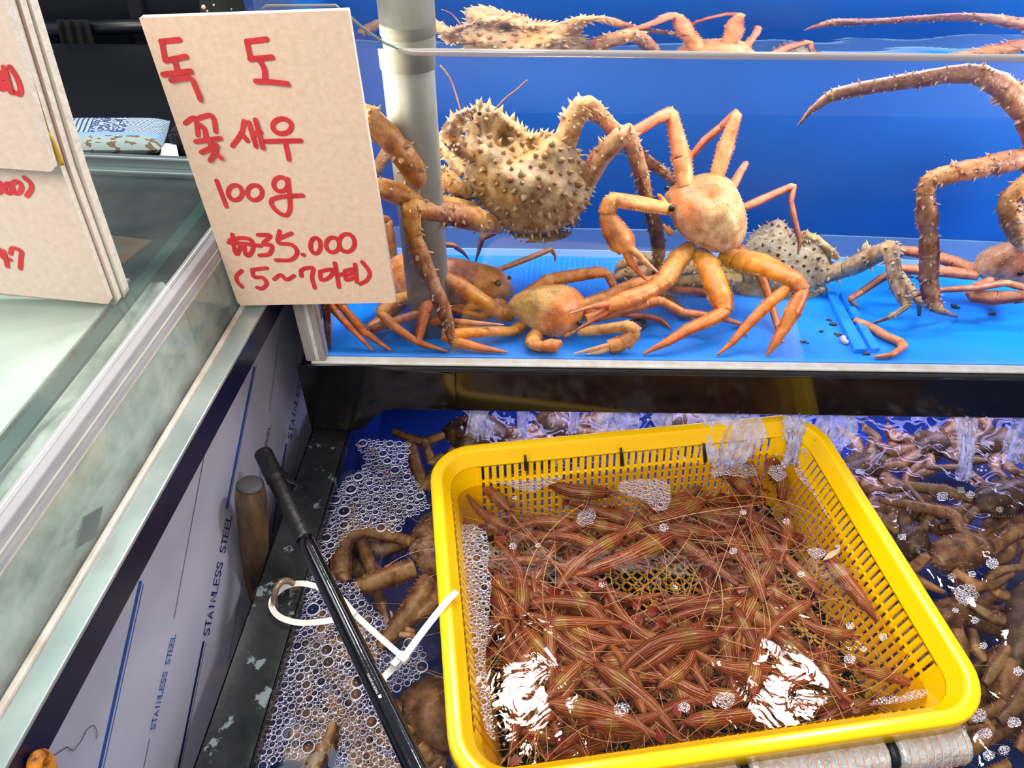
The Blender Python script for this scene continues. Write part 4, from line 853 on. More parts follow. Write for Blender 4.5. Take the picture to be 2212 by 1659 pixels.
leg(K, oK, [(1262, 672, .08, 8), (1400, 684, .11, 8), (1428, 694, 'f', 7), (1448, 712, 'f', 2)], [C(196, 100, 60), C(180, 60, 56)], M['crab'])

# ---- brownish snow crab half hidden behind the board
D = thing('snow_crab', 'brownish pink snow crab behind the king crab leg, half hidden by the price board', 'crab', pw(970, 610, .16)); oD = np.array(D.location)
outD = [(822, 590), (850, 556), (900, 548), (950, 562), (1000, 568), (1050, 578), (1086, 590), (1106, 616), (1106, 640), (1076, 652), (1030, 660), (960, 668), (890, 662), (840, 634)]
fD, sD, nD = snow_carapace(D, oD, outD, .15, (.1, -.6, .8), .034, C(190, 128, 96), C(160, 100, 84), C(214, 146, 70), [(860, 590, 40), (1075, 620, 26)], [(900, 590, 30, .006), (980, 600, 30, .006), (1050, 610, 20, .005), (940, 620, 16, -.005)])
eye(D, oD, 1076, 612, .125, 8); eye(D, oD, 1100, 600, .135, 5)
leg(D, oD, [(830, 600, .14, 13), (780, 580, .10, 15), (716, 620, .07, 12), (738, 662, .055, 10), (788, 718, .03, 10), (846, 766, .014, 3)], DEEP, M['crab'], serr=1, flat=.75)
leg(D, oD, [(828, 620, .13, 12), (760, 600, .09, 14), (704, 640, .055, 10), (722, 672, .045, 8), (754, 706, .03, 8), (806, 764, .014, 3)], DEEP, M['crab'], serr=1, flat=.75)
leg(D, oD, [(880, 640, .11, 14), (846, 652, .07, 17), (822, 676, .05, 12), (853, 706, .035, 11), (897, 737, .022, 9), (968, 768, .013, 3)], [C(228, 186, 110), C(230, 150, 60), C(226, 110, 26), C(226, 104, 20)], M['crab'], serr=1, flat=.75)
leg(D, oD, [(870, 655, .10, 13), (800, 712, .06, 14), (850, 696, .05, 14), (905, 676, .06, 11), (930, 655, .07, 8)], [C(190, 110, 60), C(180, 96, 50), C(196, 96, 46)], M['crab'], serr=1, flat=.75)
leg(D, oD, [(900, 662, .10, 13), (910, 686, .07, 16), (950, 692, .06, 17), (984, 698, .055, 12)], [C(196, 130, 80), C(206, 110, 60), C(220, 120, 60)], M['crab'], 'claw_arm')
for pts in ([(980, 694, .055, 8), (1030, 698, .05, 6), (1089, 702, .045, 2)], [(980, 702, .055, 8), (1010, 708, .05, 6), (1050, 708, .045, 2)]): leg(D, oD, pts, [C(230, 120, 50), C(244, 200, 170)], M['crab'], 'claw_finger')
leg(D, oD, [(1060, 590, .18, 8), (1085, 580, .20, 7), (1150, 555, .24, 7), (1190, 538, .26, 6), (1199, 552, .26, 4), (1199, 564, .26, 2)], PURP, M['crab'])
leg(D, oD, [(940, 560, .22, 6), (955, 527, .26, 7), (980, 530, .27, 7), (1000, 545, .28, 5), (1013, 560, .285, 2)], PURP, M['crab'])
leg(D, oD, [(846, 560, .20, 12), (840, 520, .20, 14), (834, 476, .20, 12), (814, 470, .19, 9), (790, 520, .18, 8)], [C(196, 140, 80), C(176, 116, 60), C(160, 96, 50)], M['crab'], serr=1)
leg(D, oD, [(940, 664, .12, 11), (1000, 668, .11, 13), (1080, 652, .12, 11), (1092, 668, .11, 9), (1040, 684, .09, 9), (970, 668, .08, 7)], [C(206, 116, 40), C(206, 104, 30), C(200, 90, 30)], M['crab'], serr=1)

# ---- dark grey king crab lying behind
E_ = thing('king_crab', 'flat grey spiny king crab lying on the blue base behind the standing snow crab', 'crab', pw(1690, 590, .24)); oE = np.array(E_.location)
outE = [(1604, 540), (1624, 508), (1650, 494), (1672, 498), (1700, 510), (1722, 528), (1744, 528), (1770, 546), (1794, 566), (1796, 592), (1780, 618), (1730, 634), (1660, 622), (1606, 606), (1584, 574)]
pE, p0E, nE = wplane(1690, 572, .245, (0, -.42, .9)); sE = wsc(1690, 572, .245); spE = scatter(outE, 90, 12, 8)
def colE(x, y, rho): return mixc(mixc(C(128, 126, 116), C(164, 160, 138), noise2(x, y, 1.1)), C(206, 196, 150), .6 * max(0, rho - .8) / .2)
mb, smE, rmE, _ = dome(outE, pE, nE, .036, .022, colE, [(1662, 515, 24, .012), (1740, 560, 26, .008), (1640, 570, 30, .006), (1700, 540, 14, -.010)], 72, 20, 2.4, .0004)
mb.build('carapace', M['kcrab'], E_, origin=oE)
mb = MB(); rr = random.Random(9)
for (x, y) in spE: q, n, _ = smE(x, y); s = rr.uniform(5, 10) * sE; cone(mb, q, n, s * .6, s * 1.3, C(110, 86, 76), C(96, 56, 54) if rr.random() < .5 else C(222, 214, 190), 6)
for k in range(44):
    th = 2 * pi * k / 44; x, y = rmE(th, .98); x2, y2 = rmE(th, 1.2); d = pE(x2, y2) - pE(x, y); s = rr.uniform(6, 11) * sE; cone(mb, pE(x, y), d / np.linalg.norm(d) + nE * .3, s * .5, s * 1.2, C(180, 170, 140), C(230, 222, 196), 5)
mb.build('spines', M['kcrab'], E_, origin=oE, kind='stuff')
outE2 = [(1572, 612), (1610, 602), (1660, 610), (1730, 622), (1786, 608), (1790, 626), (1740, 650), (1668, 652), (1600, 640)]
pE2, _, nE2 = wplane(1680, 628, .215, (0, -.8, .55)); mb, sm2, rm2, _ = dome(outE2, pE2, nE2, .008, .02, lambda x, y, r: mixc(C(204, 196, 150), C(150, 144, 124), noise2(x, y)), (), 48, 8)
for (x, y) in scatter(outE2, 30, 11, 3): q, n, _ = sm2(x, y); cone(mb, q, n + np.array([0, 0, -.3]), 3 * sE, 7 * sE, C(180, 170, 130), C(236, 228, 200), 5)
mb.build('belly_plate', M['kcrab'], E_, origin=oE)
GS = dict(spines=60, spine_h=.5, tip=(232, 226, 200), base=(100, 70, 66))
leg(E_, oE, [(1776, 596, .23, 20), (1830, 580, .21, 24), (1880, 556, .19, 27), (1924, 536, .17, 21), (1928, 566, .155, 17), (1934, 606, .14, 17), (1952, 646, .12, 14), (1962, 660, .11, 10), (1926, 684, .09, 8), (1884, 702, 'f', 3)], KGREY, M['kcrab'], **GS)
leg(E_, oE, [(1930, 580, .19, 12), (1950, 606, .17, 13), (1972, 634, .15, 12), (1988, 652, .13, 9), (1984, 684, 'f', 4)], KGREY, M['kcrab'], spines=26, spine_h=.5)
leg(E_, oE, [(1722, 540, .25, 12), (1734, 508, .24, 15), (1764, 520, .24, 14), (1796, 546, .235, 12), (1812, 560, .23, 6)], [C(150, 146, 120), C(200, 190, 140), C(150, 140, 116)], M['kcrab'], spines=34, spine_h=.5)
leg(E_, oE, [(1600, 590, .24, 18), (1540, 580, .25, 20), (1440, 580, .26, 18), (1350, 592, .25, 16), (1326, 604, 'f', 8)], KGREY, M['kcrab'], spines=50, spine_h=.45)
leg(E_, oE, [(1598, 604, .22, 16), (1530, 606, .21, 18), (1450, 612, .20, 14), (1416, 624, .19, 13), (1446, 652, .17, 13), (1478, 684, 'f', 9), (1498, 692, 'f', 3)], [C(180, 170, 120), C(150, 140, 110), C(96, 90, 86), C(70, 60, 60)], M['kcrab'], spines=50, spine_h=.5)
leg(E_, oE, [(1420, 556, .27, 12), (1390, 560, .265, 15), (1344, 572, .26, 13), (1330, 590, 'f', 7)], [C(110, 110, 110), C(90, 90, 96), C(130, 120, 90)], M['kcrab'], spines=24, spine_h=.5)

# ---- king crab reaching in from the right edge
G = thing('king_crab', 'purple brown king crab reaching in with long spiny legs at the right edge', 'crab', pw(2330, 400, .18)); oG = np.array(G.location)
outG = [(2240, 330), (2290, 300), (2360, 290), (2420, 320), (2450, 390), (2430, 460), (2370, 500), (2290, 490), (2240, 440), (2226, 380)]
pG, _, nG = wplane(2335, 395, .19, (-.3, -.7, .6)); mb, smG, rmG, _ = dome(outG, pG, nG, .036, .03, lambda x, y, r: mixc(C(150, 110, 90), C(120, 84, 80), noise2(x, y)), [(2300, 340, 30, .01)], 56, 16)
for (x, y) in scatter(outG, 60, 19, 3): q, n, _ = smG(x, y); cone(mb, q, n, .005, .010, C(110, 70, 60), C(226, 206, 180), 6)
mb.build('carapace', M['kcrab'], G, origin=oG)
PS = dict(spine_h=.42, tip=(244, 226, 220))
leg(G, oG, [(2250, 330, .18, 30), (2214, 238, .17, 32), (2166, 186, .165, 28), (2108, 158, .16, 22), (2040, 162, .16, 19), (1984, 172, .16, 18), (1930, 180, .16, 16), (1856, 192, .16, 15), (1796, 206, .165, 14), (1752, 238, .17, 7), (1724, 271, .175, 2)], [C(150, 90, 92), C(152, 100, 96), C(176, 112, 76), C(136, 80, 100), C(128, 72, 96), C(120, 62, 90), C(106, 44, 70), C(96, 36, 56)], M['kcrab'], spines=110, **PS)
leg(G, oG, [(2260, 360, .17, 26), (2208, 342, .16, 26), (2134, 358, .15, 24), (2062, 374, .14, 23), (2008, 388, .135, 20), (1998, 420, .13, 18), (2004, 478, .13, 22), (2006, 500, .13, 17), (2008, 550, .125, 20), (2006, 606, .12, 19), (2014, 654, .11, 16), (2030, 670, .10, 11), (2068, 688, 'f', 2)], [C(146, 92, 94), C(142, 88, 86), C(186, 120, 66), C(152, 90, 62), C(130, 68, 50), C(104, 42, 34), C(98, 34, 32), C(126, 44, 50)], M['kcrab'], spines=120, **PS)
leg(G, oG, [(2256, 386, .14, 24), (2212, 398, .12, 22), (2176, 434, .115, 22), (2190, 478, .11, 25), (2202, 516, .105, 17), (2212, 546, .10, 4)], [C(190, 130, 80), C(200, 140, 70), C(170, 112, 66), C(130, 80, 60), C(220, 190, 160)], M['kcrab'], 'claw_arm', spines=50, **PS)

# ---- snow crab at the right edge, lying on the base
H_ = thing('snow_crab', 'reddish snow crab lying low on the blue base at the right edge', 'crab', pw(2175, 575, .20)); oH = np.array(H_.location)
outH = [(2102, 578), (2114, 550), (2152, 534), (2200, 532), (2240, 545), (2264, 580), (2250, 606), (2205, 612), (2158, 604), (2122, 596)]
snow_carapace(H_, oH, outH, .20, (0, -.5, .85), .032, C(196, 160, 132), C(170, 130, 112), C(206, 110, 80), [(2190, 585, 26)], [(2150, 565, 20, .005), (2200, 570, 20, .005)])
eye(H_, oH, 2205, 590, .172, 8)
leg(H_, oH, [(2112, 586, .20, 13), (2060, 566, .215, 15), (1990, 546, .23, 14), (1944, 540, .235, 11), (1930, 570, .235, 8), (1922, 596, 'f', 4)], PURP, M['crab'], serr=1)
leg(H_, oH, [(2112, 596, .19, 12), (2050, 588, .19, 14), (1990, 584, .195, 13), (1944, 580, .20, 10), (1900, 604, .19, 9), (1862, 630, .18, 8), (1836, 646, .17, 7), (1852, 668, 'f', 2)], PURP, M['crab'], serr=1)
leg(H_, oH, [(2215, 622, .15, 9), (2172, 611, .145, 9), (2104, 622, .135, 9), (2040, 626, .13, 7), (1996, 630, .125, 7), (1968, 644, .12, 2)], PURP, M['crab'])
leg(H_, oH, [(2140, 606, .17, 11), (2110, 622, .15, 13), (2098, 640, .14, 15), (2150, 644, .135, 18), (2212, 640, .13, 13)], PURP, M['crab'], 'claw_arm', serr=1)
leg(H_, oH, [(2240, 600, .18, 12), (2236, 640, .14, 13), (2190, 650, .14, 9)], PURP, M['crab'], 'claw_arm')

# ================================================================== HOLDING PAN
ZR, ZP, ZF = .772, .756, .62            # rim, water, floor
pan = thing('holding_pan', 'black rimmed pan of dark water under the crab tank', 'pan', (.3, -.1, ZF)); QO = np.array([.3, -.1, ZF])
re = [onZ(676, 922, ZR), onZ(546, 1282, ZR), onZ(416, 1659, ZR)]; ri = [onZ(757, 924, ZR), onZ(673, 1239, ZR), onZ(543, 1659, ZR)]
def ext(a, b, y): t = (y - a[1]) / (b[1] - a[1]); return a + (b - a) * t
e0, e1 = ext(re[0], re[2], .01), ext(re[0], re[2], -.62); i0, i1 = ext(ri[0], ri[2], .01), ext(ri[0], ri[2], -.62)
mb = MB(); hexa(mb, [e0, i0, i1, e1], (0, 0, -.004)); hexa(mb, [i0 - np.array([.003, 0, 0]), i0, i1, i1 - np.array([.003, 0, 0])], (0, 0, -.016)); hexa(mb, [e0, e0 + np.array([.003, 0, 0]), e1 + np.array([.003, 0, 0]), e1], (0, 0, -.05))
bevel(mb.build('left_rim', M['rim'], pan, False, origin=QO), .001)
mb = MB(); box(mb, -.24, 1.0, .30, .33, .0, ZR); mb.build('rear_wall', M['black'], pan, False, origin=QO)
mb = MB(); hexa(mb, [i0 - np.array([.004, 0, .016]), i1 - np.array([.004, 0, .016]), i1 - np.array([.008, 0, .016]), i0 - np.array([.008, 0, .016])], (0, 0, ZF - ZR + .016)); box(mb, i0[0] - .008, i0[0] - .003, .01, .33, ZF, ZR - .01)
mb.build('left_lining', M['panblue'], pan, False, origin=QO)
mb = MB(); box(mb, -.30, 1.0, -.66, .33, ZF - .02, ZF); mb.build('pan_base', M['panblue'], pan, False, origin=QO)
mb = MB(); box(mb, 1.0, 1.02, -.66, .33, 0, ZR); box(mb, -.30, 1.02, -.68, -.66, 0, ZR); mb.build('outer_wall', M['black'], pan, False, origin=QO)
mb = MB(); box(mb, -.29, -.27, -.66, .33, 0, ZF); box(mb, -.28, 1.0, -.66, .30, 0, .02); mb.build('plinth', M['black'], pan, False, origin=QO)
# basket frame
BQ = [onZ(*p, .80) for p in ((921, 963), (1757, 892), (2175, 1538), (980, 1735))]
BC = sum(BQ) / 4; bu = (BQ[1] - BQ[0] + BQ[2] - BQ[3]); bu /= np.linalg.norm(bu); bv = np.array([-bu[1], bu[0], 0])
BL, BW = .5006, .3935; ZB = .80
def bl(x, y, z): return BC + bu * x + bv * y + np.array([0, 0, z])
def inb(p, m=0): d = p - BC; return abs(d @ bu) < BL / 2 - .03 + m and abs(d @ bv) < BW / 2 - .03 + m
# water: rough under the overflow, calm by the rim and inside the basket
nx, ny = 330, 250; v = []; X = np.linspace(-.232, .985, nx + 1); Yy = np.linspace(-.62, .298, ny + 1)
ph = rng.uniform(0, 6.28, (46,)); kd = rng.uniform(0, 2 * pi, 46); kk = np.exp(rng.uniform(math.log(50), math.log(420), 46))
GX, GY = np.meshgrid(X, Yy, indexing='ij'); Hh = np.zeros_like(GX)
for i in range(46): Hh += np.sin(kk[i] * (GX * cos(kd[i]) + GY * sin(kd[i])) + ph[i] + 1.2 * np.sin(GX * 17 + GY * 23 + ph[i])) * (60 / kk[i]) ** .7
Hh /= Hh.std()
amp = .0004 + .0062 / (1 + np.exp(-(GY + .085) / .026)) + .0009 / (1 + np.exp(-(GX - .36) / .05))
amp *= np.where(GX < -.02, .35 + .65 * np.clip((GX + .15) / .13, 0, 1), 1)
dx = (GX - BC[0]) * bu[0] + (GY - BC[1]) * bu[1]; dy = (GX - BC[0]) * bv[0] + (GY - BC[1]) * bv[1]
inside = (abs(dx) < BL / 2 - .01) & (abs(dy) < BW / 2 - .01); amp = np.where(inside, .00016 + .0012 * np.clip((dy - .04) / .14, 0, 1) ** 2, amp)
Z = ZP + np.clip(Hh, -2.4, 2.4) * amp
left = ri[0][0] + (ri[2][0] - ri[0][0]) * (ri[0][1] - GY) / (ri[0][1] - ri[2][1]) - .003
GXc = np.maximum(GX, left)
V = np.stack([GXc, GY, Z], -1).reshape(-1, 3).tolist(); k = ny + 1
mb = MB(); mb.add(V, [(i * k + j, (i + 1) * k + j, (i + 1) * k + j + 1, i * k + j + 1) for i in range(nx) for j in range(ny)])
tag(mb.build('pan_water', M['panwater']), 'dark rippling water filling the holding pan around the yellow basket', 'water', kind='stuff')
# ---- yellow basket
basket = thing('basket', 'yellow slotted plastic basket of live shrimp set in the dark pan', 'basket', BC - np.array([0, 0, .13])); KO = BC - np.array([0, 0, .13])
RC = .052
def rr_loop(ins, n=9):
    """rounded rectangle inset by ins"""
    a, b = BL / 2 - ins, BW / 2 - ins; r = max(.012, RC - ins * .9); out = []
    for cx, cy_, s in ((a - r, b - r, 0), (-(a - r), b - r, 90), (-(a - r), -(b - r), 180), (a - r, -(b - r), 270)):
        for i in range(n): t = radians(s + 90 * i / (n - 1)); out.append((cx + r * cos(t), cy_ + r * sin(t)))
    return out
def loft(mb, prof, closed=True, sel=None):
    Ls = [[bl(x, y, z) for x, y in rr_loop(i)] for i, z in prof]; n = len(Ls[0]); v = [p for L in Ls for p in L]; m = len(prof); f = []
    for j in range(m if closed else m - 1):
        for i in range(n):
            if sel and not sel(i): continue
            f.append((j * n + i, j * n + (i + 1) % n, ((j + 1) % m) * n + (i + 1) % n, ((j + 1) % m) * n + i))
    mb.add(v, f)
mb = MB(); loft(mb, [(0, -.024), (0, -.0050), (.0003, -.0022), (.0014, -.0006), (.0032, 0), (.0105, 0), (.0125, -.0004), (.0140, -.0020), (.0150, -.0045), (.0230, -.0168), (.0236, -.018), (.0212, -.018), (.0140, -.007), (.0105, -.0032), (.0040, -.0032), (.003, -.006), (.003, -.024)])
mb.build('rim', M['yellow'], basket, origin=KO)
# solid corners (wall from z -.03 to -.125)
def wprof(z): return .0236 + (-.018 - z) / .104 * .0254
ZT, ZD = -.018, -.122
CORN = .052
zs = [(wprof(z), z) for z in np.linspace(ZT, ZD, 6)]
for cnr in range(4):
    mb = MB()
    for th in (0, .0022):
        Ls = []
        for ins, z in zs:
            L = rr_loop(ins - th * 0); sub = L[cnr * 9:(cnr + 1) * 9]; a = np.array(sub[0]); b = np.array(sub[-1])
            # straight wings beside the round corner
            hx, hy = BL / 2 - .060, BW / 2 - .060
            if cnr in (0, 2): sg = 1 if cnr == 0 else -1; pre, post = (sub[0][0], sg * hy), (sg * hx, sub[-1][1])
            else: sg = 1 if cnr == 1 else -1; pre, post = (-sg * hx, sub[0][1]), (sub[-1][0], sg * hy)
            Ls.append([bl(x * (1 + th * 4), y * (1 + th * 4), z) for x, y in [pre] + sub + [post]])
        n = len(Ls[0]); mb.add([p for L in Ls for p in L], [(j * n + i, j * n + i + 1, (j + 1) * n + i + 1, (j + 1) * n + i) for j in range(len(Ls) - 1) for i in range(n - 1)])
    mb.build('corner_wall', M['yellow'], basket, origin=KO)
# slats: one mesh per wall direction, copied along the wall
def slat_row(ax, sg):
    half = (BL if ax == 0 else BW) / 2 - .060; other = (BW if ax == 0 else BL) / 2; n = int(round(2 * half / .0093)); sl = None
    def q(s, d, z): return bl(s, sg * d, z) if ax == 0 else bl(sg * d, s, z)
    w = .0030
    for i in range(n + 1):
        s = -half + 2 * half * i / n
        if sl is None:
            mb = MB(); v = []
            for z in (ZT, (ZT + ZD) / 2, ZD):
                d = other - wprof(z)
                for a, b in ((-w, 0), (-w * .7, -.0012), (w * .7, -.0012), (w, 0), (w, .0022), (-w, .0022)): v.append(q(s + a, d + b, z))
            mb.add(v, [(j * 6 + k, j * 6 + (k + 1) % 6, (j + 1) * 6 + (k + 1) % 6, (j + 1) * 6 + k) for j in range(2) for k in range(6)])
            sl = mb.build('slat', M['yellow'], basket, origin=KO, smooth=False); first = s
        else:
            c = sl.copy(); COL.objects.link(c); dv = (bu if ax == 0 else bv) * (s - first); c.location = Vector(dv)
    for z in (-.0415, -.0535, -.0655, -.0775, -.0895, -.1015, -.1130):
        mb = MB(); d = other - wprof(z) + .0022; tube(mb, [q(-half - .004, d, z), q(half + .004, d, z)], .0016 if z < -.045 else .0022, 6); mb.build('cross_rib', M['yellow'], basket, origin=KO)
for a in ((0, 1), (0, -1), (1, 1), (1, -1)): slat_row(*a)
# floor lattice with square holes
mb = MB(); fi = wprof(ZD); hx, hy = BL / 2 - fi, BW / 2 - fi
for ang in (radians(37), radians(127)):
    d = np.array([cos(ang), sin(ang)]); nn = np.array([-d[1], d[0]])
    for i in range(-34, 35):
        o = nn * i * .0105; ts = []
        lo, hi = -9, 9
        for k, hh in ((0, hx), (1, hy)):
            if abs(d[k]) > 1e-6: a, b = sorted(((-hh - o[k]) / d[k], (hh - o[k]) / d[k])); lo, hi = max(lo, a), min(hi, b)
        if hi - lo < .01: continue
        a, b = o + d * lo, o + d * hi; w = nn * .0037
        hexa(mb, [bl(*(a - w), ZD - .002), bl(*(b - w), ZD - .002), bl(*(b + w), ZD - .002), bl(*(a + w), ZD - .002)], (0, 0, .002))
mb.build('floor_lattice', M['ylattice'], basket, False, origin=KO, kind='stuff')
mb = MB(); L0 = [bl(x, y, ZD) for x, y in rr_loop(fi - .001)]; L1_ = [bl(x, y, ZD) for x, y in rr_loop(fi + .012)]; n = len(L0)
mb.add(L0 + L1_ + [p - np.array([0, 0, .004]) for p in L1_] + [p - np.array([0, 0, .004]) for p in L0], [(j * n + i, j * n + (i + 1) % n, ((j + 1) % 4) * n + (i + 1) % n, ((j + 1) % 4) * n + i) for j in range(4) for i in range(n)])
mb.build('floor_border', M['yellow'], basket, origin=KO)
# silver ribbed float strapped under the front rim
flo = thing('float', 'silver ribbed foam float strapped under the front rim of the yellow basket', 'float', bl(.03, -BW / 2 - .004, -.045)); FO = np.array(flo.location)
segs = [(-.20, .006), (.012, .145), (.152, .222)]
for a, b in segs:
    mb = MB(); P = [bl(a + (b - a) * t, -BW / 2 - .002, -.040) for t in np.linspace(0, 1, 30)]; tube(mb, P, [.012] + [.019] * 28 + [.012], 16); mb.build('float_body', M['float'], flo, origin=FO)
    k = int((b - a) / .0072)
    for i in range(1, k):
        x = a + (b - a) * i / k; mb = MB(); tube(mb, [bl(x + .0008 * sin(i), -BW / 2 - .002 + .0195 * sin(t), -.040 + .0195 * cos(t)) for t in np.linspace(-3.0, 0.6, 12)], .0006, 4, caps=False); mb.build('rib', M['fibre'], flo, origin=FO)
for x in (.009, .1485): mb = MB(); tube(mb, [bl(x - .003, -BW / 2 - .002, -.040), bl(x + .003, -BW / 2 - .002, -.040)], .0165, 14); mb.build('black_band', M['tape'], flo, origin=FO)

# ---- brown crabs lying in the pan
BR = [C(164, 124, 92), C(142, 106, 78), C(122, 90, 66), C(104, 76, 56)]; DB = [C(104, 82, 66), C(86, 66, 54), C(72, 56, 46)]
def pcrab(label, outline, z, legs, cols=BR, name='brown_crab', H=.02, at=None):
    c = np.mean(outline, axis=0) if outline else at; t = thing(name, label, 'crab', onZ(c[0], c[1], z)); o0 = np.array(t.location)
    if outline:
        s = zsc(c[0], c[1], z)
        def cf(x, y, r): return mixc(cols[0], cols[2], noise2(x, y, 1.4))
        mb, sm, rm, _ = dome(outline, lambda x, y: onZ(x, y, z), (0, 0, 1), H, .02, cf, [(c[0] + 14, c[1] - 10, 20, .004), (c[0] - 16, c[1] + 8, 18, .004)], 48, 12)
        for (x, y) in scatter(outline, 26, 13, int(c[0])): q, n, r = sm(x, y); sphere(mb, q, 2.2 * s, 6, 4, mixc(cols[0], C(206, 176, 140), .5))
        for k in range(40): th = 2 * pi * k / 40; x, y = rm(th, .985); x2, y2 = rm(th, 1.1); cone(mb, onZ(x, y, z), onZ(x2, y2, z) - onZ(x, y, z), 2.4 * s, 4 * s, cols[0], C(206, 180, 150), 4)
        mb.build('carapace', M['pancrab'], t, origin=o0)
    for L in legs:
        nm = 'leg'; col = cols
        if isinstance(L[0], str): nm = L[0]; L = L[1:]
        if nm == 'claw_finger': col = [C(206, 160, 120), C(232, 214, 186)]
        J = []; R_ = []
        for q in L:
            zz = q[3] if len(q) > 3 else z + .004; J.append(onZ(q[0], q[1], zz)); R_.append(q[2] * zsc(q[0], q[1], zz))
        limb(J, R_, col, serr=1, flat=.6, seed=int(L[0][0])).build(nm, M['pancrab'], t, origin=o0)
    return t
zc = .722
pcrab('brown crab under water at the basket left side, one bent claw arm reaching left', [(884, 1196), (886, 1160), (902, 1130), (930, 1108), (975, 1110), (1000, 1160), (990, 1220), (950, 1246), (914, 1236), (892, 1212)], zc,
      [('claw_arm', (888, 1170, 11), (838, 1156, 12), (790, 1146, 13), (752, 1156, 15), (740, 1186, 16), (736, 1212, 20), (737, 1240, 18), (750, 1256, 9)), [(896, 1226, 20), (842, 1245, 21), (790, 1264, 18), (762, 1262, 8)],
       [(930, 1250, 22), (890, 1322, 25), (838, 1376, 17), (818, 1400, 8)], [(752, 1158, 8, .70), (778, 1166, 15, .70), (800, 1226, 14, .70), (822, 1306, 12, .70), (838, 1350, 6, .70)],
       [(960, 1240, 12), (940, 1300, 16), (900, 1330, 12), (870, 1350, 9)], ('claw_finger', (897, 1366, 6), (868, 1356, 6), (850, 1338, 4), (843, 1320, 2)), ('claw_finger', (897, 1374, 6), (862, 1370, 6), (838, 1350, 4), (836, 1334, 2))])
pcrab('brown crab in the pan behind the back left corner of the basket', [(950, 930), (990, 905), (1060, 900), (1100, 930), (1080, 960), (1000, 980)], .715,
      [[(960, 940, 9), (916, 956, 10), (880, 944, 8), (849, 932, 7)], [(980, 970, 10), (916, 1055, 14), (900, 1010, 14), (890, 966, 12), (880, 954, 8)], [(960, 985, 9), (935, 1000, 11), (916, 956, 9)]], DB)
pcrab('large pale spotted brown crab by the front left corner of the basket', [(862, 1510), (888, 1482), (934, 1460), (985, 1470), (1010, 1530), (1000, 1600), (960, 1634), (912, 1606), (880, 1560)], zc,
      [[(870, 1530, 14), (840, 1528, 15), (818, 1526, 6)], [(886, 1570, 15), (866, 1610, 15), (880, 1650, 13)], [(960, 1640, 16), (930, 1670, 16), (900, 1680, 10)], ('claw_arm', (905, 1612, 13), (930, 1640, 17), (965, 1648, 15))])
pcrab('brown crab claw poking out of the foam at the bottom edge', None, .735, [('claw_arm', (722, 1556, 5, .755), (714, 1576, 10, .752), (702, 1606, 16, .745), (690, 1632, 18, .74), (672, 1668, 20, .735))], at=(700, 1610))
pcrab('broad brown crab right of the basket in the middle of the clear water', [(2000, 1178), (2044, 1158), (2095, 1156), (2142, 1174), (2150, 1200), (2112, 1226), (2062, 1232), (2014, 1220)], zc,
      [[(2004, 1200, 10), (1960, 1240, 14), (2000, 1262, 12), (2040, 1280, 6)], [(2090, 1162, 12), (2060, 1110, 16), (1960, 1090, 14), (1900, 1080, 8)], [(2140, 1190, 12), (2190, 1150, 16), (2240, 1140, 12)], [(2060, 1232, 10), (2110, 1268, 13), (2150, 1262, 9), (2190, 1240, 5)]])
pcrab('dark brown crab touching the right rim of the basket', [(1931, 1138), (1976, 1140), (2004, 1168), (2002, 1202), (1963, 1213), (1938, 1184)], .715, [[(1940, 1150, 12), (1900, 1120, 14), (1860, 1100, 10)], [(1990, 1150, 10), (2010, 1110, 12), (1960, 1050, 10)]], DB)
pcrab('dark brown crab cut by the right edge of the photo beside large bubbles', [(2172, 1290), (2210, 1250), (2270, 1260), (2300, 1340), (2260, 1430), (2190, 1452), (2164, 1390)], .715,
      [('claw_arm', (2180, 1290, 10), (2150, 1280, 12), (2138, 1252, 11), (2160, 1232, 12), (2212, 1226, 12)), [(2180, 1400, 14), (2150, 1440, 16), (2128, 1478, 9)], [(2170, 1340, 13), (2144, 1336, 13), (2096, 1304, 10)], [(2230, 1450, 14), (2200, 1520, 17), (2160, 1560, 12)]], DB)
pcrab('brown crab with a long pale edged leg below the right corner of the basket', [(1905, 1640), (1935, 1612), (1990, 1604), (2030, 1630), (2040, 1680), (1990, 1710), (1920, 1700)], zc,
      [[(2026, 1650, 16), (2070, 1632, 20), (2120, 1600, 18), (2142, 1574, 14), (2124, 1550, 9)], [(2000, 1612, 12), (2040, 1560, 13), (2090, 1520, 10)], [(2040, 1680, 14), (2120, 1680, 15), (2180, 1650, 10)]])
pcrab('brown crab in the far right water under the tank beam', [(2090, 1075), (2140, 1040), (2210, 1040), (2250, 1080), (2210, 1110), (2130, 1112)], .71, [[(2100, 1080, 9), (2040, 1060, 13), (1960, 1050, 10), (1890, 1065, 6)], [(2110, 1100, 9), (2080, 1130, 11), (2030, 1140, 8)], [(2130, 1050, 8), (2080, 1010, 10), (2000, 1010, 6)]], DB)
pcrab('brown crab lying between the basket corner and the right edge', [(2120, 1420), (2150, 1396), (2190, 1420), (2210, 1490), (2180, 1530), (2140, 1500)], .70, [[(2130, 1430, 10), (2108, 1400, 12), (2100, 1360, 8)], [(2170, 1520, 12), (2130, 1545, 13), (2090, 1560, 7)], [(2200, 1500, 11), (2230, 1560, 13), (2200, 1620, 9)]], BR)

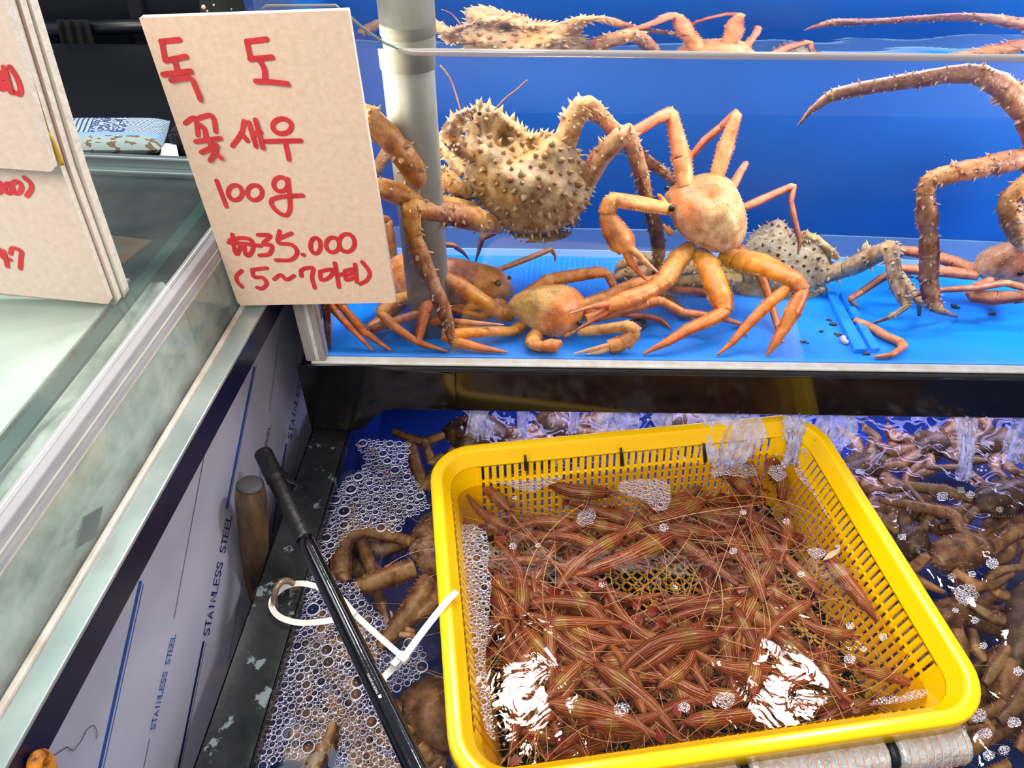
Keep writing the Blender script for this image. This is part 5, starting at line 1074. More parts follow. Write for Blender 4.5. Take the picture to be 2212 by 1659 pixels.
# crabs filling the back and right of the pan, each with its own pose; dark ones at the back added for the shade
def free_crab(label, x, y, r, a0, z, cols, seed):
    q = random.Random(seed); out = [(x + r * (1.0 + .10 * cos(2 * t)) * cos(t + a0) * q.uniform(.93, 1.07), y + r * .62 * sin(t + a0) * q.uniform(.93, 1.07)) for t in np.linspace(0, 2 * pi, 15)[:-1]]
    L = []
    for k in range(8):
        t = a0 + (.5 + .55 * (k % 4) if k < 4 else -.5 - .55 * (k % 4)) + q.uniform(-.15, .15); s1 = r * q.uniform(.9, 1.25); s2 = r * q.uniform(.6, .9); t2 = t + q.uniform(.5, 1.1) * (1 if k < 4 else -1)
        p0 = (x + .8 * r * cos(t), y + .52 * r * sin(t)); p1 = (p0[0] + s1 * cos(t), p0[1] + s1 * .62 * sin(t)); p2 = (p1[0] + s2 * cos(t2), p1[1] + s2 * .62 * sin(t2)); p3 = (p2[0] + s2 * .7 * cos(t2 + .2), p2[1] + s2 * .45 * sin(t2 + .2))
        L.append([(p0[0], p0[1], r * .24), (p1[0], p1[1], r * .28), (p2[0], p2[1], r * .20), (p3[0], p3[1], r * .06)])
    pcrab(label, out, z, L, cols)
for i, (x, y, r, a0, z, c, lab) in enumerate(((1870, 1010, 52, .3, .68, DB, 'dark crab added for shade under the rough water right of the back basket corner'), (2010, 960, 46, 1.2, .69, DB, 'dark crab added for shade under the rough water in the middle of the back right'), (2150, 960, 50, 2.2, .69, DB, 'dark crab added for shade at the right edge under the falling water'),
        (1960, 1090, 58, 2.6, .68, BR, 'brown crab just right of the upper right basket wall'), (2060, 1330, 62, .9, .665, BR, 'brown crab deep below the largest foam cluster'), (2200, 1560, 64, 1.9, .67, BR, 'brown crab in the bottom right corner of the water'), (2060, 1480, 56, .2, .66, DB, 'dark crab deep beside the front right corner of the basket'),
        (1200, 920, 50, .8, .69, DB, 'dark crab added for shade under the rough water behind the back rim'), (1480, 905, 50, .1, .69, DB, 'dark crab added for shade behind the middle of the back rim'), (700, 1180, 60, 1.3, .68, DB, 'dark crab under the upper half of the lilac foam'), (660, 1420, 70, .4, .68, DB, 'dark crab under the middle of the lilac foam'), (760, 1580, 66, 2.0, .67, BR, 'brown crab under the lower end of the lilac foam'), (2180, 1130, 56, .5, .675, BR, 'brown crab at the right edge below the rough water'))):
    free_crab(lab, x, y, r, a0, z, c, 40 + i)

# ================================================================== SHRIMP
def shrimp_parts(bend, seed):
    """one shrimp, unit length along +x (tail at 0, rostrum at 1), belly on z = 0"""
    rr = random.Random(seed); n = 22; sides = 20; v = []; uv = []; cols = []
    prof = [(0, .026), (.06, .040), (.2, .056), (.4, .074), (.55, .084), (.62, .093), (.74, .095), (.84, .070), (.90, .042), (.93, .02)]
    px = [a for a, b in prof]; pr = [b for a, b in prof]; cl = []
    for i in range(n + 1):
        t = .93 * i / n; r = np.interp(t, px, pr)
        if .1 < t < .6: r *= 1 + .05 * abs(sin(t * 52))
        yb = bend * (t - .55) ** 2 * (1.0 if t < .55 else .25); cl.append((t, yb))
        for k in range(sides + 1):
            a = 2 * pi * k / sides; v.append((t, yb + r * .9 * cos(a), .095 + r * .92 * sin(a) - .012 * (t < .1)))
            uv.append((k / sides, t)); g = mixc(C(156, 84, 36), C(124, 36, 18), .5 + .5 * sin(t * 9 + seed))
            if .60 < t < .72: g = mixc(g, C(166, 150, 70), .85)
            cols.append(g)
    m = sides + 1; body = MB(); body.uv = uv; body.add(v, [(i * m + k, i * m + k + 1, (i + 1) * m + k + 1, (i + 1) * m + k) for i in range(n) for k in range(sides)], cols)
    fan = MB(); y0 = cl[0][1]
    for a in (-.5, -.22, 0, .22, .5):
        d = np.array([-cos(a), sin(a) - bend * .5, 0]); s = np.array([d[1], -d[0], 0]); b = np.array([.03, y0, .06])
        fan.add([b - s * .012, b + d * .06 - s * .022 + np.array([0, 0, .008]), b + d * .115 - s * .016, b + d * .125, b + d * .115 + s * .016, b + d * .06 + s * .022 + np.array([0, 0, .008]), b + s * .012], [(0, 1, 5, 6), (1, 2, 4, 5), (2, 3, 4)], [C(96, 20, 18), C(128, 36, 28), C(150, 60, 44), C(226, 190, 160), C(150, 60, 44), C(128, 36, 28), C(96, 20, 18)])
        fan.add([b - s * .012 - np.array([0, 0, .006]), b + d * .115 - np.array([0, 0, .004]), b + s * .012 - np.array([0, 0, .006])], [(0, 2, 1)], C(110, 30, 26))
    ye = cl[-3][1]; ro = MB(); tube(ro, [(.86, ye, .115), (.94, ye, .118), (1.02, ye + .004, .135)], [.012, .008, .002], 5, col=C(150, 40, 34))
    for k in range(5): cone(ro, (.87 + .03 * k, ye, .122 + .002 * k), (.3, 0, 1), .005, .014, C(140, 40, 34), C(200, 150, 120), 4)
    eyes = []
    for s in (-1, 1): e = MB(); sphere(e, (.885, ye + s * .052, .098), .020, 8, 6); eyes.append(e)
    ants = []
    for s in (-1, 1):
        an = MB(); p = np.array([.93, ye + s * .02, .09]); h = s * rr.uniform(.1, .9); d = np.array([cos(h), sin(h), .12]); P = [p]; w = rr.uniform(-.09, .09) + s * .04
        for k in range(16):
            c, s2 = cos(w), sin(w); d = np.array([d[0] * c - d[1] * s2, d[0] * s2 + d[1] * c, d[2] * .8]); w *= .97; P.append(P[-1] + d * .085)
        tube(an, P, [.0048 - .00018 * k for k in range(len(P))], 4); ants.append(an)
    legs = MB()
    for k in range(9):
        for s in (-1, 1):
            x = .30 + .065 * k + (.03 if k > 4 else 0); y = np.interp(x, [a for a, b in cl], [b for a, b in cl]); L = .05 if k < 5 else rr.uniform(.11, .17)
            q = np.array([x, y + s * .04, .035]); a = rr.uniform(-.5, .9)
            tube(legs, [q, q + np.array([L * .35 * a, s * L * .55, .02]), q + np.array([L * a, s * L * 1.05, -.02 if k % 2 else .03])], [.007, .005, .002], 4)
    for k in range(12):
        a = rr.uniform(-.9, .9); q = np.array([.90, ye, .07]); tube(legs, [q, q + np.array([.07 * cos(a), .07 * sin(a), -.01]), q + np.array([.13 * cos(a * 1.6), .13 * sin(a * 1.6), 0])], [.007, .005, .002], 4)
    return body, fan, ro, eyes, ants, legs
PROTO = []
def make_proto(bend, seed, label, group):
    t = thing('shrimp', label, 'shrimp', (0, 0, 0), group); b, fa, ro, ey, an, lg = shrimp_parts(bend, seed)
    b.build('body', M['stripe'], t); fa.build('tail_fan', M['fan'], t); ro.build('rostrum', M['fan'], t)
    for e in ey: e.build('eye', M['eye'], t)
    for a in an: a.build('antenna', M['feeler'], t)
    lg.build('legs', M['shrimpleg'], t, kind='stuff'); return t
HEAP = 'striped red shrimp lying among the others in the yellow basket heap'; HG = 'shrimp heaped in the yellow basket'
for i, (bd, sd) in enumerate(((0, 1), (.45, 2), (-.45, 3), (.9, 4), (-.8, 5), (.2, 6))): PROTO.append([make_proto(bd, sd, HEAP, HG), False])
nsh = [0]; RS = random.Random(21)
def put_shrimp(tail, head, label=None, roll=0, var=None, tilt=None):
    tail = np.array(tail); head = np.array(head); k = (nsh[0] if var is None else var) % len(PROTO); nsh[0] += 1
    if PROTO[k][1]:
        src = PROTO[k][0]; r = src.copy(); COL.objects.link(r)
        for ch in src.children: c = ch.copy(); COL.objects.link(c); c.parent = r
    else: r = PROTO[k][0]; PROTO[k][1] = True
    r['label'] = label or HEAP; r['category'] = 'shrimp'
    if label:
        if 'group' in r: del r['group']
    else: r['group'] = HG
    d = head - tail; L = np.linalg.norm(d); x = d / L; z = np.array([0, 0, 1.]); y = np.cross(z, x); y /= np.linalg.norm(y); z = np.cross(x, y)
    y, z = y * cos(roll) + z * sin(roll), z * cos(roll) - y * sin(roll)
    m = Matrix(((x[0], y[0], z[0], 0), (x[1], y[1], z[1], 0), (x[2], y[2], z[2], 0), (0, 0, 0, 1)))
    r.matrix_world = Matrix.Translation(Vector(tail)) @ m @ Matrix.Diagonal((L, L, L, 1)); return r
# the ones that can be traced in the photo: (tail px, head px, depth below the water, label)
TR = [((1012, 1026), (1110, 1120), -.002, 'striped shrimp with its tail on the back left corner wall of the basket', .0),
      ((1000, 1088), (1112, 1156), .000, 'second striped shrimp from the back left corner, tail against the yellow wall', .3),
      ((992, 1104), (1030, 1190), .006, 'short striped shrimp pointing down beside the left foam strip', 0),
      ((1136, 1062), (1330, 1082), .006, 'long striped shrimp lying level under the back foam of the basket', 0),
      ((1096, 1128), (1250, 1136), .008, 'pale striped shrimp with olive head in the back left of the basket', .2),
      ((1170, 1180), (1290, 1120), .010, 'olive headed shrimp slanting up below the small round back foam', 0),
      ((1072, 1210), (1180, 1216), .004, 'bright striped shrimp lying level right of the left foam strip', .2),
      ((1536, 984), (1632, 1096), .002, 'striped shrimp with its tail raised at the back wall right of middle', 0),
      ((1606, 972), (1636, 1070), -.002, 'striped shrimp standing tail up at the back wall of the basket', 0),
      ((1652, 962), (1668, 1056), -.004, 'dark tailed shrimp on the solid back right corner of the basket', 0),
      ((1682, 984), (1690, 1100), -.002, 'striped shrimp with a spread tail in the back right corner', 0),
      ((1690, 1230), (1700, 1110), .006, 'upright shrimp at the right wall below the back right corner', 0),
      ((1910, 1374), (1760, 1196), .004, 'slim striped shrimp lying along the right slatted wall', .1),
      ((2006, 1492), (1840, 1452), .004, 'striped shrimp with its tail in the front right corner of the basket', .2),
      ((1628, 1380), (1752, 1300), .008, 'striped shrimp slanting up to the right wall, tail white edged', .1),
      ((1690, 1350), (1850, 1388), .012, 'thick amber shrimp lying level near the right wall', 0),
      ((1820, 1536), (1762, 1416), .006, 'upright orange striped shrimp near the front right corner', 0),
      ((1340, 1530), (1252, 1462), .001, 'bright striped shrimp arched at the surface near the front left lamp glint', -.4),
      ((1190, 1500), (1186, 1330), .006, 'upright shrimp with a green head left of the lattice gap', 0),
      ((1060, 1280), (1180, 1300), .008, 'dark striped shrimp lying level beside the left foam strip middle', 0),
      ((1064, 1336), (1160, 1330), .012, 'reddish shrimp lying level under the left foam strip lower half', 0),
      ((1060, 1360), (1170, 1480), .014, 'brown shrimp slanting down toward the large left lamp glint', 0),
      ((1300, 1424), (1560, 1376), .010, 'very long striped shrimp lying across the basket below the lattice gap', 0),
      ((1250, 1268), (1470, 1164), .012, 'smooth red shrimp slanting up behind the lattice gap', 0),
      ((1590, 1272), (1440, 1160), .008, 'red shrimp slanting down to the right of the lattice gap', 0),
      ((1380, 1552), (1220, 1540), .010, 'striped shrimp lying level along the front rim of the basket', 0),
      ((1520, 1200), (1680, 1216), .010, 'dark red shrimp lying level in the right middle of the basket', 0),
      ((1480, 1448), (1680, 1460), .012, 'plum shrimp lying level above the right lamp glint', 0),
      ((1560, 1018), (1650, 1112), .008, 'red shrimp behind the raised tails at the back wall', 0),
      ((1420, 1100), (1520, 1060), .012, 'dark shrimp right of the large back foam patch', 0)]
occ = []
for (t, h, dz, lab, roll) in TR:
    z = ZP - .020 - dz
    put_shrimp(onZ(*t, z), onZ(*h, z), lab, roll)
    occ.append((np.array(onZ((t[0] + h[0]) / 2, (t[1] + h[1]) / 2, z)), .02))
gap = [(1290, 1250), (1380, 1225), (1440, 1200), (1500, 1230), (1500, 1270), (1440, 1300), (1350, 1300)]
def ingap(p):
    x = RM.T @ (p - CAM); px, py = CX + F * x[0] / -x[2], CY - F * x[1] / -x[2]
    return ((px - 1395) / 130) ** 2 + ((py - 1255) / 58) ** 2 < 1
cnt = 0; tries = 0; placed = []
while cnt < 186 and tries < 20000:
    tries += 1; lay = cnt / 186
    c = bl(RS.uniform(-.185, .18), RS.uniform(-.150, .130), 0); zz = ZB - .114 + .042 * lay + RS.uniform(-.004, .003)
    a = RS.uniform(0, 2 * pi); L = RS.uniform(.088, .118); d = np.array([cos(a), sin(a), RS.uniform(-.10, .10)]) * L / 2
    c = np.array([c[0], c[1], zz]); t, h = c - d, c + d
    ok = all(abs((q - BC) @ bu) < BL / 2 - .054 and abs((q - BC) @ bv) < BW / 2 - .050 for q in (t, h)) and not any(ingap(q) for q in (t, c, h, (t + c) / 2, (h + c) / 2))
    if ok and abs((c - BC) @ bu) > .11 and (c - BC) @ bv > .06 and (c - BC) @ bu < 0 and RS.random() < .7: ok = False
    if ok and (c - BC) @ bu > .125 and abs((c - BC) @ bv) < .09 and RS.random() < .75: ok = False
    if ok and any(np.linalg.norm((c - q)[:2]) < .018 and abs(c[2] - q[2]) < .012 for q in placed): ok = False
    if ok: put_shrimp(t, h, None, RS.uniform(-.5, .5)); placed.append(c); cnt += 1

# ================================================================== FOAM AND BUBBLES
def inside_poly(P, pts):
    P = np.array(P); x, y = pts[:, 0], pts[:, 1]; r = np.zeros(len(pts), bool); j = len(P) - 1
    for i in range(len(P)):
        c = ((P[i, 1] > y) != (P[j, 1] > y)) & (x < (P[j, 0] - P[i, 0]) * (y - P[i, 1]) / (P[j, 1] - P[i, 1] + 1e-12) + P[i, 0]); r ^= c; j = i
    return r
def foam(name, label, poly, z, tries, rlo, rhi, rgap, ngap, group=None, pw_=3.0, seed=1):
    """packed bubbles: each a thin dome standing in a raised white ring; tiny bubbles fill the gaps (radii in photo px)"""
    R = np.random.default_rng(seed); P = np.array(poly, float); lo, hi = P.min(0), P.max(0); cell = max(3.0, rhi); grid = {}; B = []
    def free(x, y, r):
        gx, gy = int(x / cell), int(y / cell)
        for a in (-2, -1, 0, 1, 2):
            for b in (-2, -1, 0, 1, 2):
                for (u, w, s) in grid.get((gx + a, gy + b), ()):
                    if (u - x) ** 2 + (w - y) ** 2 < (s + r) ** 2 * .93: return False
        return True
    x_, y_ = P[:, 0], P[:, 1]; A_ = .5 * abs(np.dot(x_, np.roll(y_, 1)) - np.dot(y_, np.roll(x_, 1))); fill = A_ / np.prod(hi - lo)
    for fr_, dens, big in ((1.0, .02, 1), (.72, .06, 1), (.52, .35, 1), (.38, 1.6, 1), (.28, 5, 1), (.20, 9, 1), (0, 7, 0)):
        rad = max(rlo, rhi * fr_) if big else rgap; n = int(min(90000, dens * A_ / (rad * rad) / max(fill, .1)))
        pts = R.uniform(lo, hi, (n, 2)); pts = pts[inside_poly(P, pts)]
        for (x, y), r in zip(pts, R.uniform(rad * .82, rad * 1.12, len(pts))):
            if free(x, y, r): grid.setdefault((int(x / cell), int(y / cell)), []).append((x, y, r)); B.append((x, y, r, big and r > 1.7))
    ring = MB(); dm = MB()
    for (x, y, r, big) in B:
        c = onZ(x, y, z); s = zsc(x, y, z) * r
        if big:
            n = 12 if r > 6 else 8; cs_ = [(cos(2 * pi * k / n), sin(2 * pi * k / n)) for k in range(n)]; v = []
            for q, h in ((1.05, -.0004), (1.0, s * .26), (.95, s * .30), (.93, s * .05)): v += [(c[0] + a * s * q, c[1] + b * s * q, c[2] + h) for a, b in cs_]
            ring.add(v, [(j * n + k, j * n + (k + 1) % n, (j + 1) * n + (k + 1) % n, (j + 1) * n + k) for j in range(3) for k in range(n)])
            v = []
            for q, h in ((1.0, .2), (.88, .58), (.52, .92)): v += [(c[0] + a * s * q, c[1] + b * s * q, c[2] + s * h) for a, b in cs_]
            v.append((c[0], c[1], c[2] + s * 1.08)); dm.add(v, [(j * n + k, j * n + (k + 1) % n, (j + 1) * n + (k + 1) % n, (j + 1) * n + k) for j in range(2) for k in range(n)] + [(2 * n + k, 2 * n + (k + 1) % n, 3 * n) for k in range(n)])
        else:
            v = [(c[0] + s * cos(t), c[1] + s * sin(t), c[2]) for t in (0, 1.257, 2.513, 3.77, 5.027)] + [(c[0], c[1], c[2] + s * .9)]
            ring.add(v, [(k, (k + 1) % 5, 5) for k in range(5)])
    k = len(dm.v); 
    ring.add(dm.v, dm.f, (1, 1, 1, 1), 1)
    o = ring.build(name, [M['foamring'], M['bubble']]); tag(o, label, 'foam', group, 'stuff'); return o
zf = ZP + .0006
foam('foam_mass', 'wide mass of lilac bubbles floating along the black pan rim', [(768, 958), (800, 950), (850, 952), (884, 960), (880, 1010), (918, 1068), (924, 1096), (900, 1112), (874, 1120), (862, 1150), (800, 1138), (756, 1144), (734, 1172), (714, 1200), (700, 1226), (722, 1248), (734, 1262), (770, 1258), (784, 1290), (806, 1320), (832, 1336), (838, 1352), (806, 1366), (812, 1400), (862, 1426), (870, 1396), (896, 1384), (916, 1410), (920, 1440), (896, 1470), (862, 1484), (838, 1500), (812, 1500), (812, 1524), (846, 1570), (880, 1620), (905, 1668), (722, 1668), (734, 1600), (744, 1560), (716, 1556), (690, 1600), (654, 1640), (600, 1640), (570, 1668), (546, 1668), (600, 1470), (640, 1320), (690, 1190), (730, 1060), (752, 1030), (786, 1014), (790, 990)], zf, 60000, 2.6, 13, 1.9, 90000, seed=2, pw_=4.5)
foam('foam_strip', 'white foam strip along the left inner wall of the yellow basket', [(992, 1140), (1020, 1132), (1050, 1150), (1058, 1190), (1052, 1220), (1060, 1260), (1056, 1320), (1052, 1380), (1046, 1420), (1052, 1480), (1062, 1540), (1070, 1600), (1056, 1590), (1036, 1520), (1020, 1430), (1006, 1320), (994, 1220)], zf, 16000, 1.9, 8.5, 1.4, 30000, seed=3, pw_=4.5)
foam('foam_patch', 'white foam patch against the back wall of the basket', [(1038, 1038), (1090, 1030), (1140, 1018), (1220, 1010), (1216, 1030), (1180, 1050), (1150, 1062), (1120, 1056), (1096, 1046)], zf, 7000, 1.7, 6, 1.3, 12000, seed=4)
foam('foam_patch', 'bell shaped foam island near the back middle of the basket', [(1336, 1046), (1350, 1038), (1390, 1036), (1430, 1036), (1446, 1050), (1448, 1080), (1440, 1100), (1418, 1104), (1396, 1080), (1360, 1070), (1338, 1060)], zf + .0004, 6000, 1.9, 7, 1.4, 9000, seed=5)
foam('foam_patch', 'small round foam island above the olive headed shrimp', [(1250, 1110), (1262, 1100), (1280, 1100), (1288, 1112), (1280, 1130), (1256, 1136), (1246, 1128)], zf + .0004, 700, 2.2, 6, 1.6, 1500, seed=6)
foam('foam_strip', 'thin tan foam line along the right slatted wall of the basket', [(1716, 1010), (1734, 1004), (1780, 1050), (1830, 1130), (1900, 1250), (1960, 1350), (2006, 1430), (1992, 1434), (1940, 1350), (1880, 1260), (1810, 1150), (1760, 1070), (1724, 1030)], zf, 7000, 1.6, 4.8, 1.3, 14000, seed=7)
foam('foam_patch', 'oval foam island in front of the right slatted wall', [(1744, 1190), (1756, 1183), (1776, 1186), (1784, 1196), (1774, 1206), (1754, 1204)], zf, 500, 2.0, 5, 1.5, 900, seed=8)
foam('foam_patch', 'foam patch round the raised tails at the back of the basket', [(1536, 1020), (1560, 1004), (1600, 1000), (1634, 1010), (1638, 1024), (1610, 1032), (1570, 1024), (1544, 1030)], zf, 900, 2.0, 5, 1.5, 2600, seed=9)
foam('foam_patch', 'foam clump at the front right corner inside the basket', [(1880, 1522), (1900, 1508), (1950, 1504), (1960, 1496), (1990, 1490), (2014, 1494), (1990, 1506), (1940, 1518)], zf, 900, 2.0, 6, 1.5, 2400, seed=10)
foam('foam_patch', 'foam bubbles in the back right corner by the tail fans', [(1658, 1022), (1664, 1006), (1690, 1004), (1700, 1030), (1680, 1040)], zf, 400, 2.0, 5, 1.5, 1000, seed=12)
def cluster(x, y, r, lab=None, grp=None, nm='bubble_cluster'):
    foam(nm, lab, [(x + r * cos(t) * RS.uniform(.85, 1.1), y + r * .8 * sin(t) * RS.uniform(.85, 1.1)) for t in np.linspace(0, 2 * pi, 13)[:-1]], zf + .0006, int(60 + r * r * 8), 1.5, max(2.6, r * .24), 1.3, int(r * r * 9), grp, seed=int(x + y))
big = [(2086, 1283, 26, 'largest foam cluster on the water right of the basket'), (1566, 1512, 22, 'oval foam cluster beside the right lamp glint in the basket'), (1478, 1528, 13, 'round foam cluster near the front rim middle of the basket'), (1342, 1532, 18, 'foam bubble cluster at the tail of the arched shrimp'),
       (2068, 1578, 18, 'upper foam cluster under the front right corner of the basket'), (2128, 1584, 15, 'round foam cluster right of the upper one under the basket corner'), (2144, 1217, 15, 'foam cluster on the clear blue gap right of the basket'), (2112, 1545, 18, 'slanted foam cluster beside the brown leg under the corner'), (1836, 1424, 13, 'round foam cluster near the front right corner shrimp')]
for b in big: cluster(*b)
for x, y, r in ((2056, 1246, 10), (2100, 1240, 8), (2124, 1395, 9), (2064, 1318, 7), (2106, 1340, 9), (2200, 1450, 12), (2038, 1605, 12), (2046, 1650, 14), (2136, 1632, 14), (2170, 1620, 12), (1950, 1160, 9), (2036, 1072, 13), (2096, 1068, 9), (2160, 1100, 8), (2190, 1560, 15), (1992, 1600, 10)):
    cluster(x, y, r, 'small round foam cluster floating on the open water right of the basket', 'small foam clusters on the open water')
for x, y, r in ((1108, 1180, 9), (1434, 1140, 10), (1162, 1178, 6), (1112, 1076, 5), (1584, 1190, 9), (1698, 1126, 8), (1606, 1106, 7), (1608, 1108, 5), (1300, 1264, 7), (1458, 1268, 6), (1836, 1352, 9), (1908, 1376, 9), (1866, 1402, 7), (1692, 1410, 7), (1810, 1180, 5), (1730, 1240, 8)):
    cluster(x, y, r, 'tiny foam cluster floating over the shrimp in the basket', 'tiny foam clusters over the shrimp')
# single large bubbles standing in the left foam
for x, y, r in ((788, 1376, 13), (832, 1620, 15), (740, 1448, 10), (720, 1500, 9), (706, 1490, 8), (776, 1596, 13), (692, 1380, 11), (742, 1480, 8), (800, 1120, 8), (820, 1118, 7)):
    c = onZ(x, y, ZP); s = zsc(x, y, ZP) * r; mb = MB(); sphere(mb, c + np.array([0, 0, s * .3]), s, 16, 10); o = mb.build('bubble', M['bubble'])
    tag(o, 'large clear bubble standing in the lilac foam by the rim', 'bubble', 'large bubbles in the left foam')

# ================================================================== OVERFLOW
rw = random.Random(11)
def stream(label, x, w, y0, ylen, seed):
    """sheet of falling water from under the beam into the pan"""
    r = random.Random(seed); mb = MB(); n, m = 26, 14; v = []; top = onY(x, 884, .030)
    for j in range(n + 1):
        t = j / n; wd = w * (1 - .55 * t + .10 * sin(7 * t + seed)) 
        for i in range(m + 1):
            a = i / m - .5; p = np.array([top[0] + a * wd + .004 * sin(t * 9 + i * 1.3 + seed), .030 - ylen * t ** .6 + .004 * sin(i * 2.1 + t * 11) + y0, .818 - (.818 - ZP + .002) * t ** 1.6]); v.append(p)
    k = m + 1; mb.add(v, [(j * k + i, j * k + i + 1, (j + 1) * k + i + 1, (j + 1) * k + i) for j in range(n) for i in range(m)])
    for _ in range(60):
        t = 1 - r.random() ** 2; i = r.randrange(m + 1); j = min(n, int(t * n)); q = v[j * k + i] + np.array([r.uniform(-.012, .012), r.uniform(-.015, .008), r.uniform(0, .006)]); sphere(mb, q, r.uniform(.0008, .0024), 6, 4)
    o = mb.build('falling_water', M['splash']); return tag(o, label, 'water', kind='stuff')
for i, (x, w, y0, yl, lab) in enumerate(((1035, .055, 0, .03, 'leftmost sheet of water falling from the tank beam'), (1130, .014, 0, .03, 'thin water thread left of middle under the tank beam'), (1240, .020, .01, .03, 'narrow water thread behind the back rim of the basket'), (1320, .07, .0, .05, 'water sheet splashing on the middle of the back rim'), (1420, .03, 0, .05, 'water stream right of the middle of the back rim'),
      (1560, .10, 0, .075, 'broad water sheet pouring over the back rim of the basket'), (1690, .034, -.01, .06, 'water stream running over the back right corner of the basket'), (1780, .07, 0, .05, 'water sheet falling just right of the basket corner'), (2040, .03, 0, .09, 'water stream falling in the right part of the pan'), (2170, .05, 0, .06, 'water sheet falling near the right edge'))): stream(lab, x, w, y0, yl, i * 3 + 1)

# ================================================================== ROD, STICK, RING, TIES
rod = thing('rod', 'black lacquered rod with taped top leaning across the pan rim', 'rod', onZ(700, 1250, .79)); DO = np.array(rod.location)
a = onP(568, 978, P0 + PN * .012, PN); b = onD(912, 1690, .585); dr = b - a
def rp(t): return a + dr * t
mb = MB(); tube(mb, [rp(t) for t in np.linspace(.30, 1.05, 14)], [.0082 + .0016 * t for t in np.linspace(0, 1, 14)], 20); mb.build('shaft', M['rod'], rod, origin=DO)
mb = MB(); tube(mb, [rp(t) for t in np.linspace(0, .32, 40)], [.0084 + .0007 * (k % 2) + .001 * (k < 14) for k in range(40)], 18); mb.build('tape_wrap', M['tape'], rod, origin=DO)
mb = MB(); hexa(mb, [rp(.055) + np.array([.010, 0, .004]), rp(.055) + np.array([.020, -.006, -.004]), rp(.12) + np.array([.022, 0, -.004]), rp(.12) + np.array([.010, 0, .004])], (0, .002, -.004)); bevel(mb.build('tape_end', M['tape'], rod, False, origin=DO), .001)
# small print on the rod
ud = dr / np.linalg.norm(dr); td = CAM - rp(.8); td = td - ud * (td @ ud); td /= np.linalg.norm(td); sd_ = np.cross(td, ud)
def rod_text(txt, p_from, p_to):
    tc = bpy.data.curves.new('rod_print', 'FONT'); tc.body = txt; tc.size = 1; tc.align_x = 'LEFT'; to = bpy.data.objects.new('tmp', tc); COL.objects.link(to)
    dg = bpy.context.evaluated_depsgraph_get(); me = bpy.data.meshes.new_from_object(to.evaluated_get(dg)); bpy.data.objects.remove(to)
    xs = [q.co.x for q in me.vertices]; sc = np.linalg.norm(p_to - p_from) / max(xs); ex = (p_to - p_from) / np.linalg.norm(p_to - p_from); ey = np.cross(td, ex); mb = MB()
    mb.add([p_from + ex * q.co.x * sc + ey * q.co.y * sc * 1.1 for q in me.vertices], [tuple(p.vertices) for p in me.polygons]); mb.build('small_print', M['whiteprint'], rod, False, origin=DO)
def onrod(px, py):
    d = ray(px, py); n0 = np.cross(d, ud); w = np.cross(ud, n0); t = ((a - CAM) @ w) / (d @ w); p = CAM + d * t; k = (p - a) @ ud; ax = a + ud * k; off = p - ax; s = off @ sd_
    r = .0094; s = max(-.007, min(.007, s)); return ax + sd_ * s + td * (sqrt(r * r - s * s) + .0004)
rod_text('MADE IN JAPAN', onrod(821, 1503), onrod(800, 1461))
mb = MB(); q = [onrod(819, 1508), onrod(826, 1506), onrod(828, 1513), onrod(822, 1515)]; mb.add(q, [(0, 1, 2, 3)]); mb.build('print_square', M['whiteprint'], rod, False, origin=DO)
# wooden stick
st = thing('wooden_stick', 'worn round wooden stick standing between the film panel and the pan rim', 'stick', onD(556, 1262, .83)); so_ = np.array(st.location)
top = onD(540, 1048, .735); bot = onD(556, 1262, .83); ax = (bot - top); bot2 = top + ax * 1.6
mb = MB(); P = [top + (bot2 - top) * t for t in np.linspace(0, 1, 16)]; tube(mb, P, [.0140] + [.0158] * 3 + [.0156 - .0040 * k / 12 for k in range(12)], 24, caps=False); mb.build('shaft', M['wood'], st, origin=so_)
mb = MB(); u = ax / np.linalg.norm(ax); tube(mb, [top - u * .0035, top - u * .002, top + u * .002], [.0085, .0125, .0142], 24); mb.build('end_face', M['woodend'], st, origin=so_)
# iron ring welded to the rim
mb = MB(); c0 = onZ(606, 1308, ZR); P = []
for t in np.linspace(0, pi, 16): P.append(np.array([c0[0] - .004 + .016 * (1 - cos(t)) * .5, c0[1] - .004 + .024 * (1 - cos(t)) * .5, ZR - .002 + .032 * sin(t)]))
tube(mb, P, .0034, 10); tag(mb.build('iron_ring', M['iron']), 'worn iron ring welded on the black pan rim', 'ring')
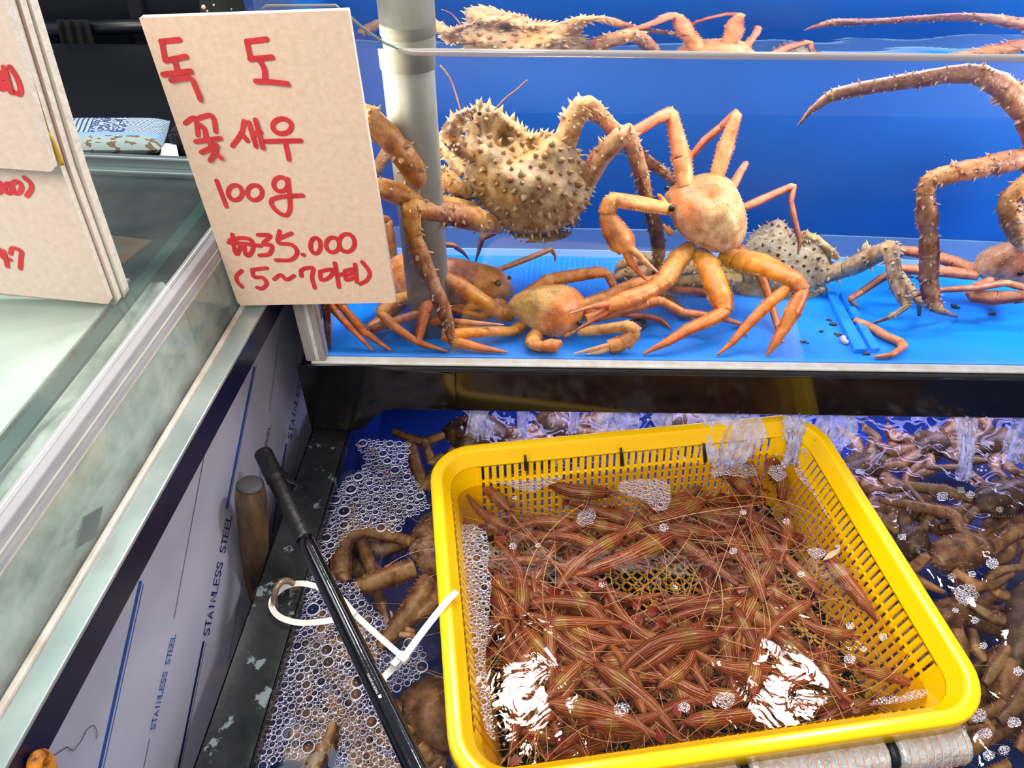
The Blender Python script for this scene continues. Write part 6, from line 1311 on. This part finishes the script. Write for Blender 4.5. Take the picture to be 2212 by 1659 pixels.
# nylon cable ties
def tie(name, label, pts, w, heads, z0=None):
    P = smooth_path([onZ(x, y, z) for x, y, z in pts], 5); mb = MB(); n = len(P); v = []
    for i in range(n):
        d = P[min(i + 1, n - 1)] - P[max(i - 1, 0)]; d /= np.linalg.norm(d); c = CAM - P[i]; c = c - d * (c @ d); c = c / np.linalg.norm(c) + np.array([0, 0, .4]); c /= np.linalg.norm(c); s = np.cross(c, d); s /= np.linalg.norm(s)
        v += [P[i] + s * w / 2, P[i] - s * w / 2, P[i] - s * w / 2 - c * .0014, P[i] + s * w / 2 - c * .0014]
    mb.add(v, [(i * 4 + k, i * 4 + (k + 1) % 4, (i + 1) * 4 + (k + 1) % 4, (i + 1) * 4 + k) for i in range(n - 1) for k in range(4)] + [(3, 2, 1, 0), tuple((n - 1) * 4 + k for k in range(4))])
    o = mb.build(name, M['nylon'], smooth=False); tag(o, label, 'cable tie')
    for (x, y, z, ang, s) in heads:
        c = onZ(x, y, z); d = onZ(x + cos(ang), y + sin(ang), z) - c; d /= np.linalg.norm(d); e = np.cross([0, 0, 1.], d); mb = MB()
        hexa(mb, [c + d * s + e * s * .8, c - d * s + e * s * .8, c - d * s - e * s * .8, c + d * s - e * s * .8], (0, 0, s * 1.2)); bevel(mb.build('lock_head', M['nylon'], o, False), .0008)
tie('cable_tie', 'white cable tie looped through the iron ring on the rim', [(880, 1428, .782), (820, 1376, .784), (770, 1330, .786), (736, 1292, .788), (694, 1270, .788), (646, 1260, .786), (608, 1272, .784), (586, 1302, .783), (602, 1331, .782), (646, 1345, .783), (700, 1342, .784), (740, 1334, .785), (766, 1326, .786)], .0058, [(763, 1326, .785, .7, .0042), (872, 1424, .780, .7, .0052)])
tie('cable_tie', 'white cable tie strapped over the left rim of the yellow basket', [(986, 1276, .799), (982, 1282, .806), (968, 1296, .807), (940, 1330, .800), (912, 1366, .790), (884, 1404, .783), (868, 1424, .780), (848, 1444, .777), (824, 1468, .772)], .0068, [(856, 1434, .778, 2.3, .0046)])
for i, (x, y0, y1) in enumerate(((1134, 988, 1010), (1341, 972, 1000), (1520, 962, 992))):
    mb = MB(); wp = bl(0, BW / 2 - .0255, 0); p0_ = onP(x, y0 - 4, wp, bv); p1_ = onP(x + 3, y1 + 4, wp - bv * .004, bv); tube(mb, [p0_, (p0_ + p1_) / 2 + np.array([0, -.002, 0]), p1_], [.0016, .0024, .003], 6)
    tag(mb.build('black_tie', M['tape']), ['leftmost black tie through the back slots of the basket', 'middle black tie through the back slots of the basket', 'rightmost black tie through the back slots of the basket'][i], 'cable tie')
# white scraps drifting by the right wall
for i, (pts, lab) in enumerate((([(1788, 1196), (1800, 1190), (1816, 1182), (1812, 1194), (1796, 1206), (1776, 1212)], 'larger white shell scrap drifting by the right slatted wall'), ([(1840, 1228), (1852, 1222), (1866, 1238), (1852, 1240)], 'smaller white shell scrap drifting by the right slatted wall'))):
    mb = MB(); hexa(mb, [onZ(x, y, ZP - .006) for x, y in pts], (0, 0, .0012)); tag(mb.build('shell_scrap', M['shell'], smooth=False), lab, 'scrap')
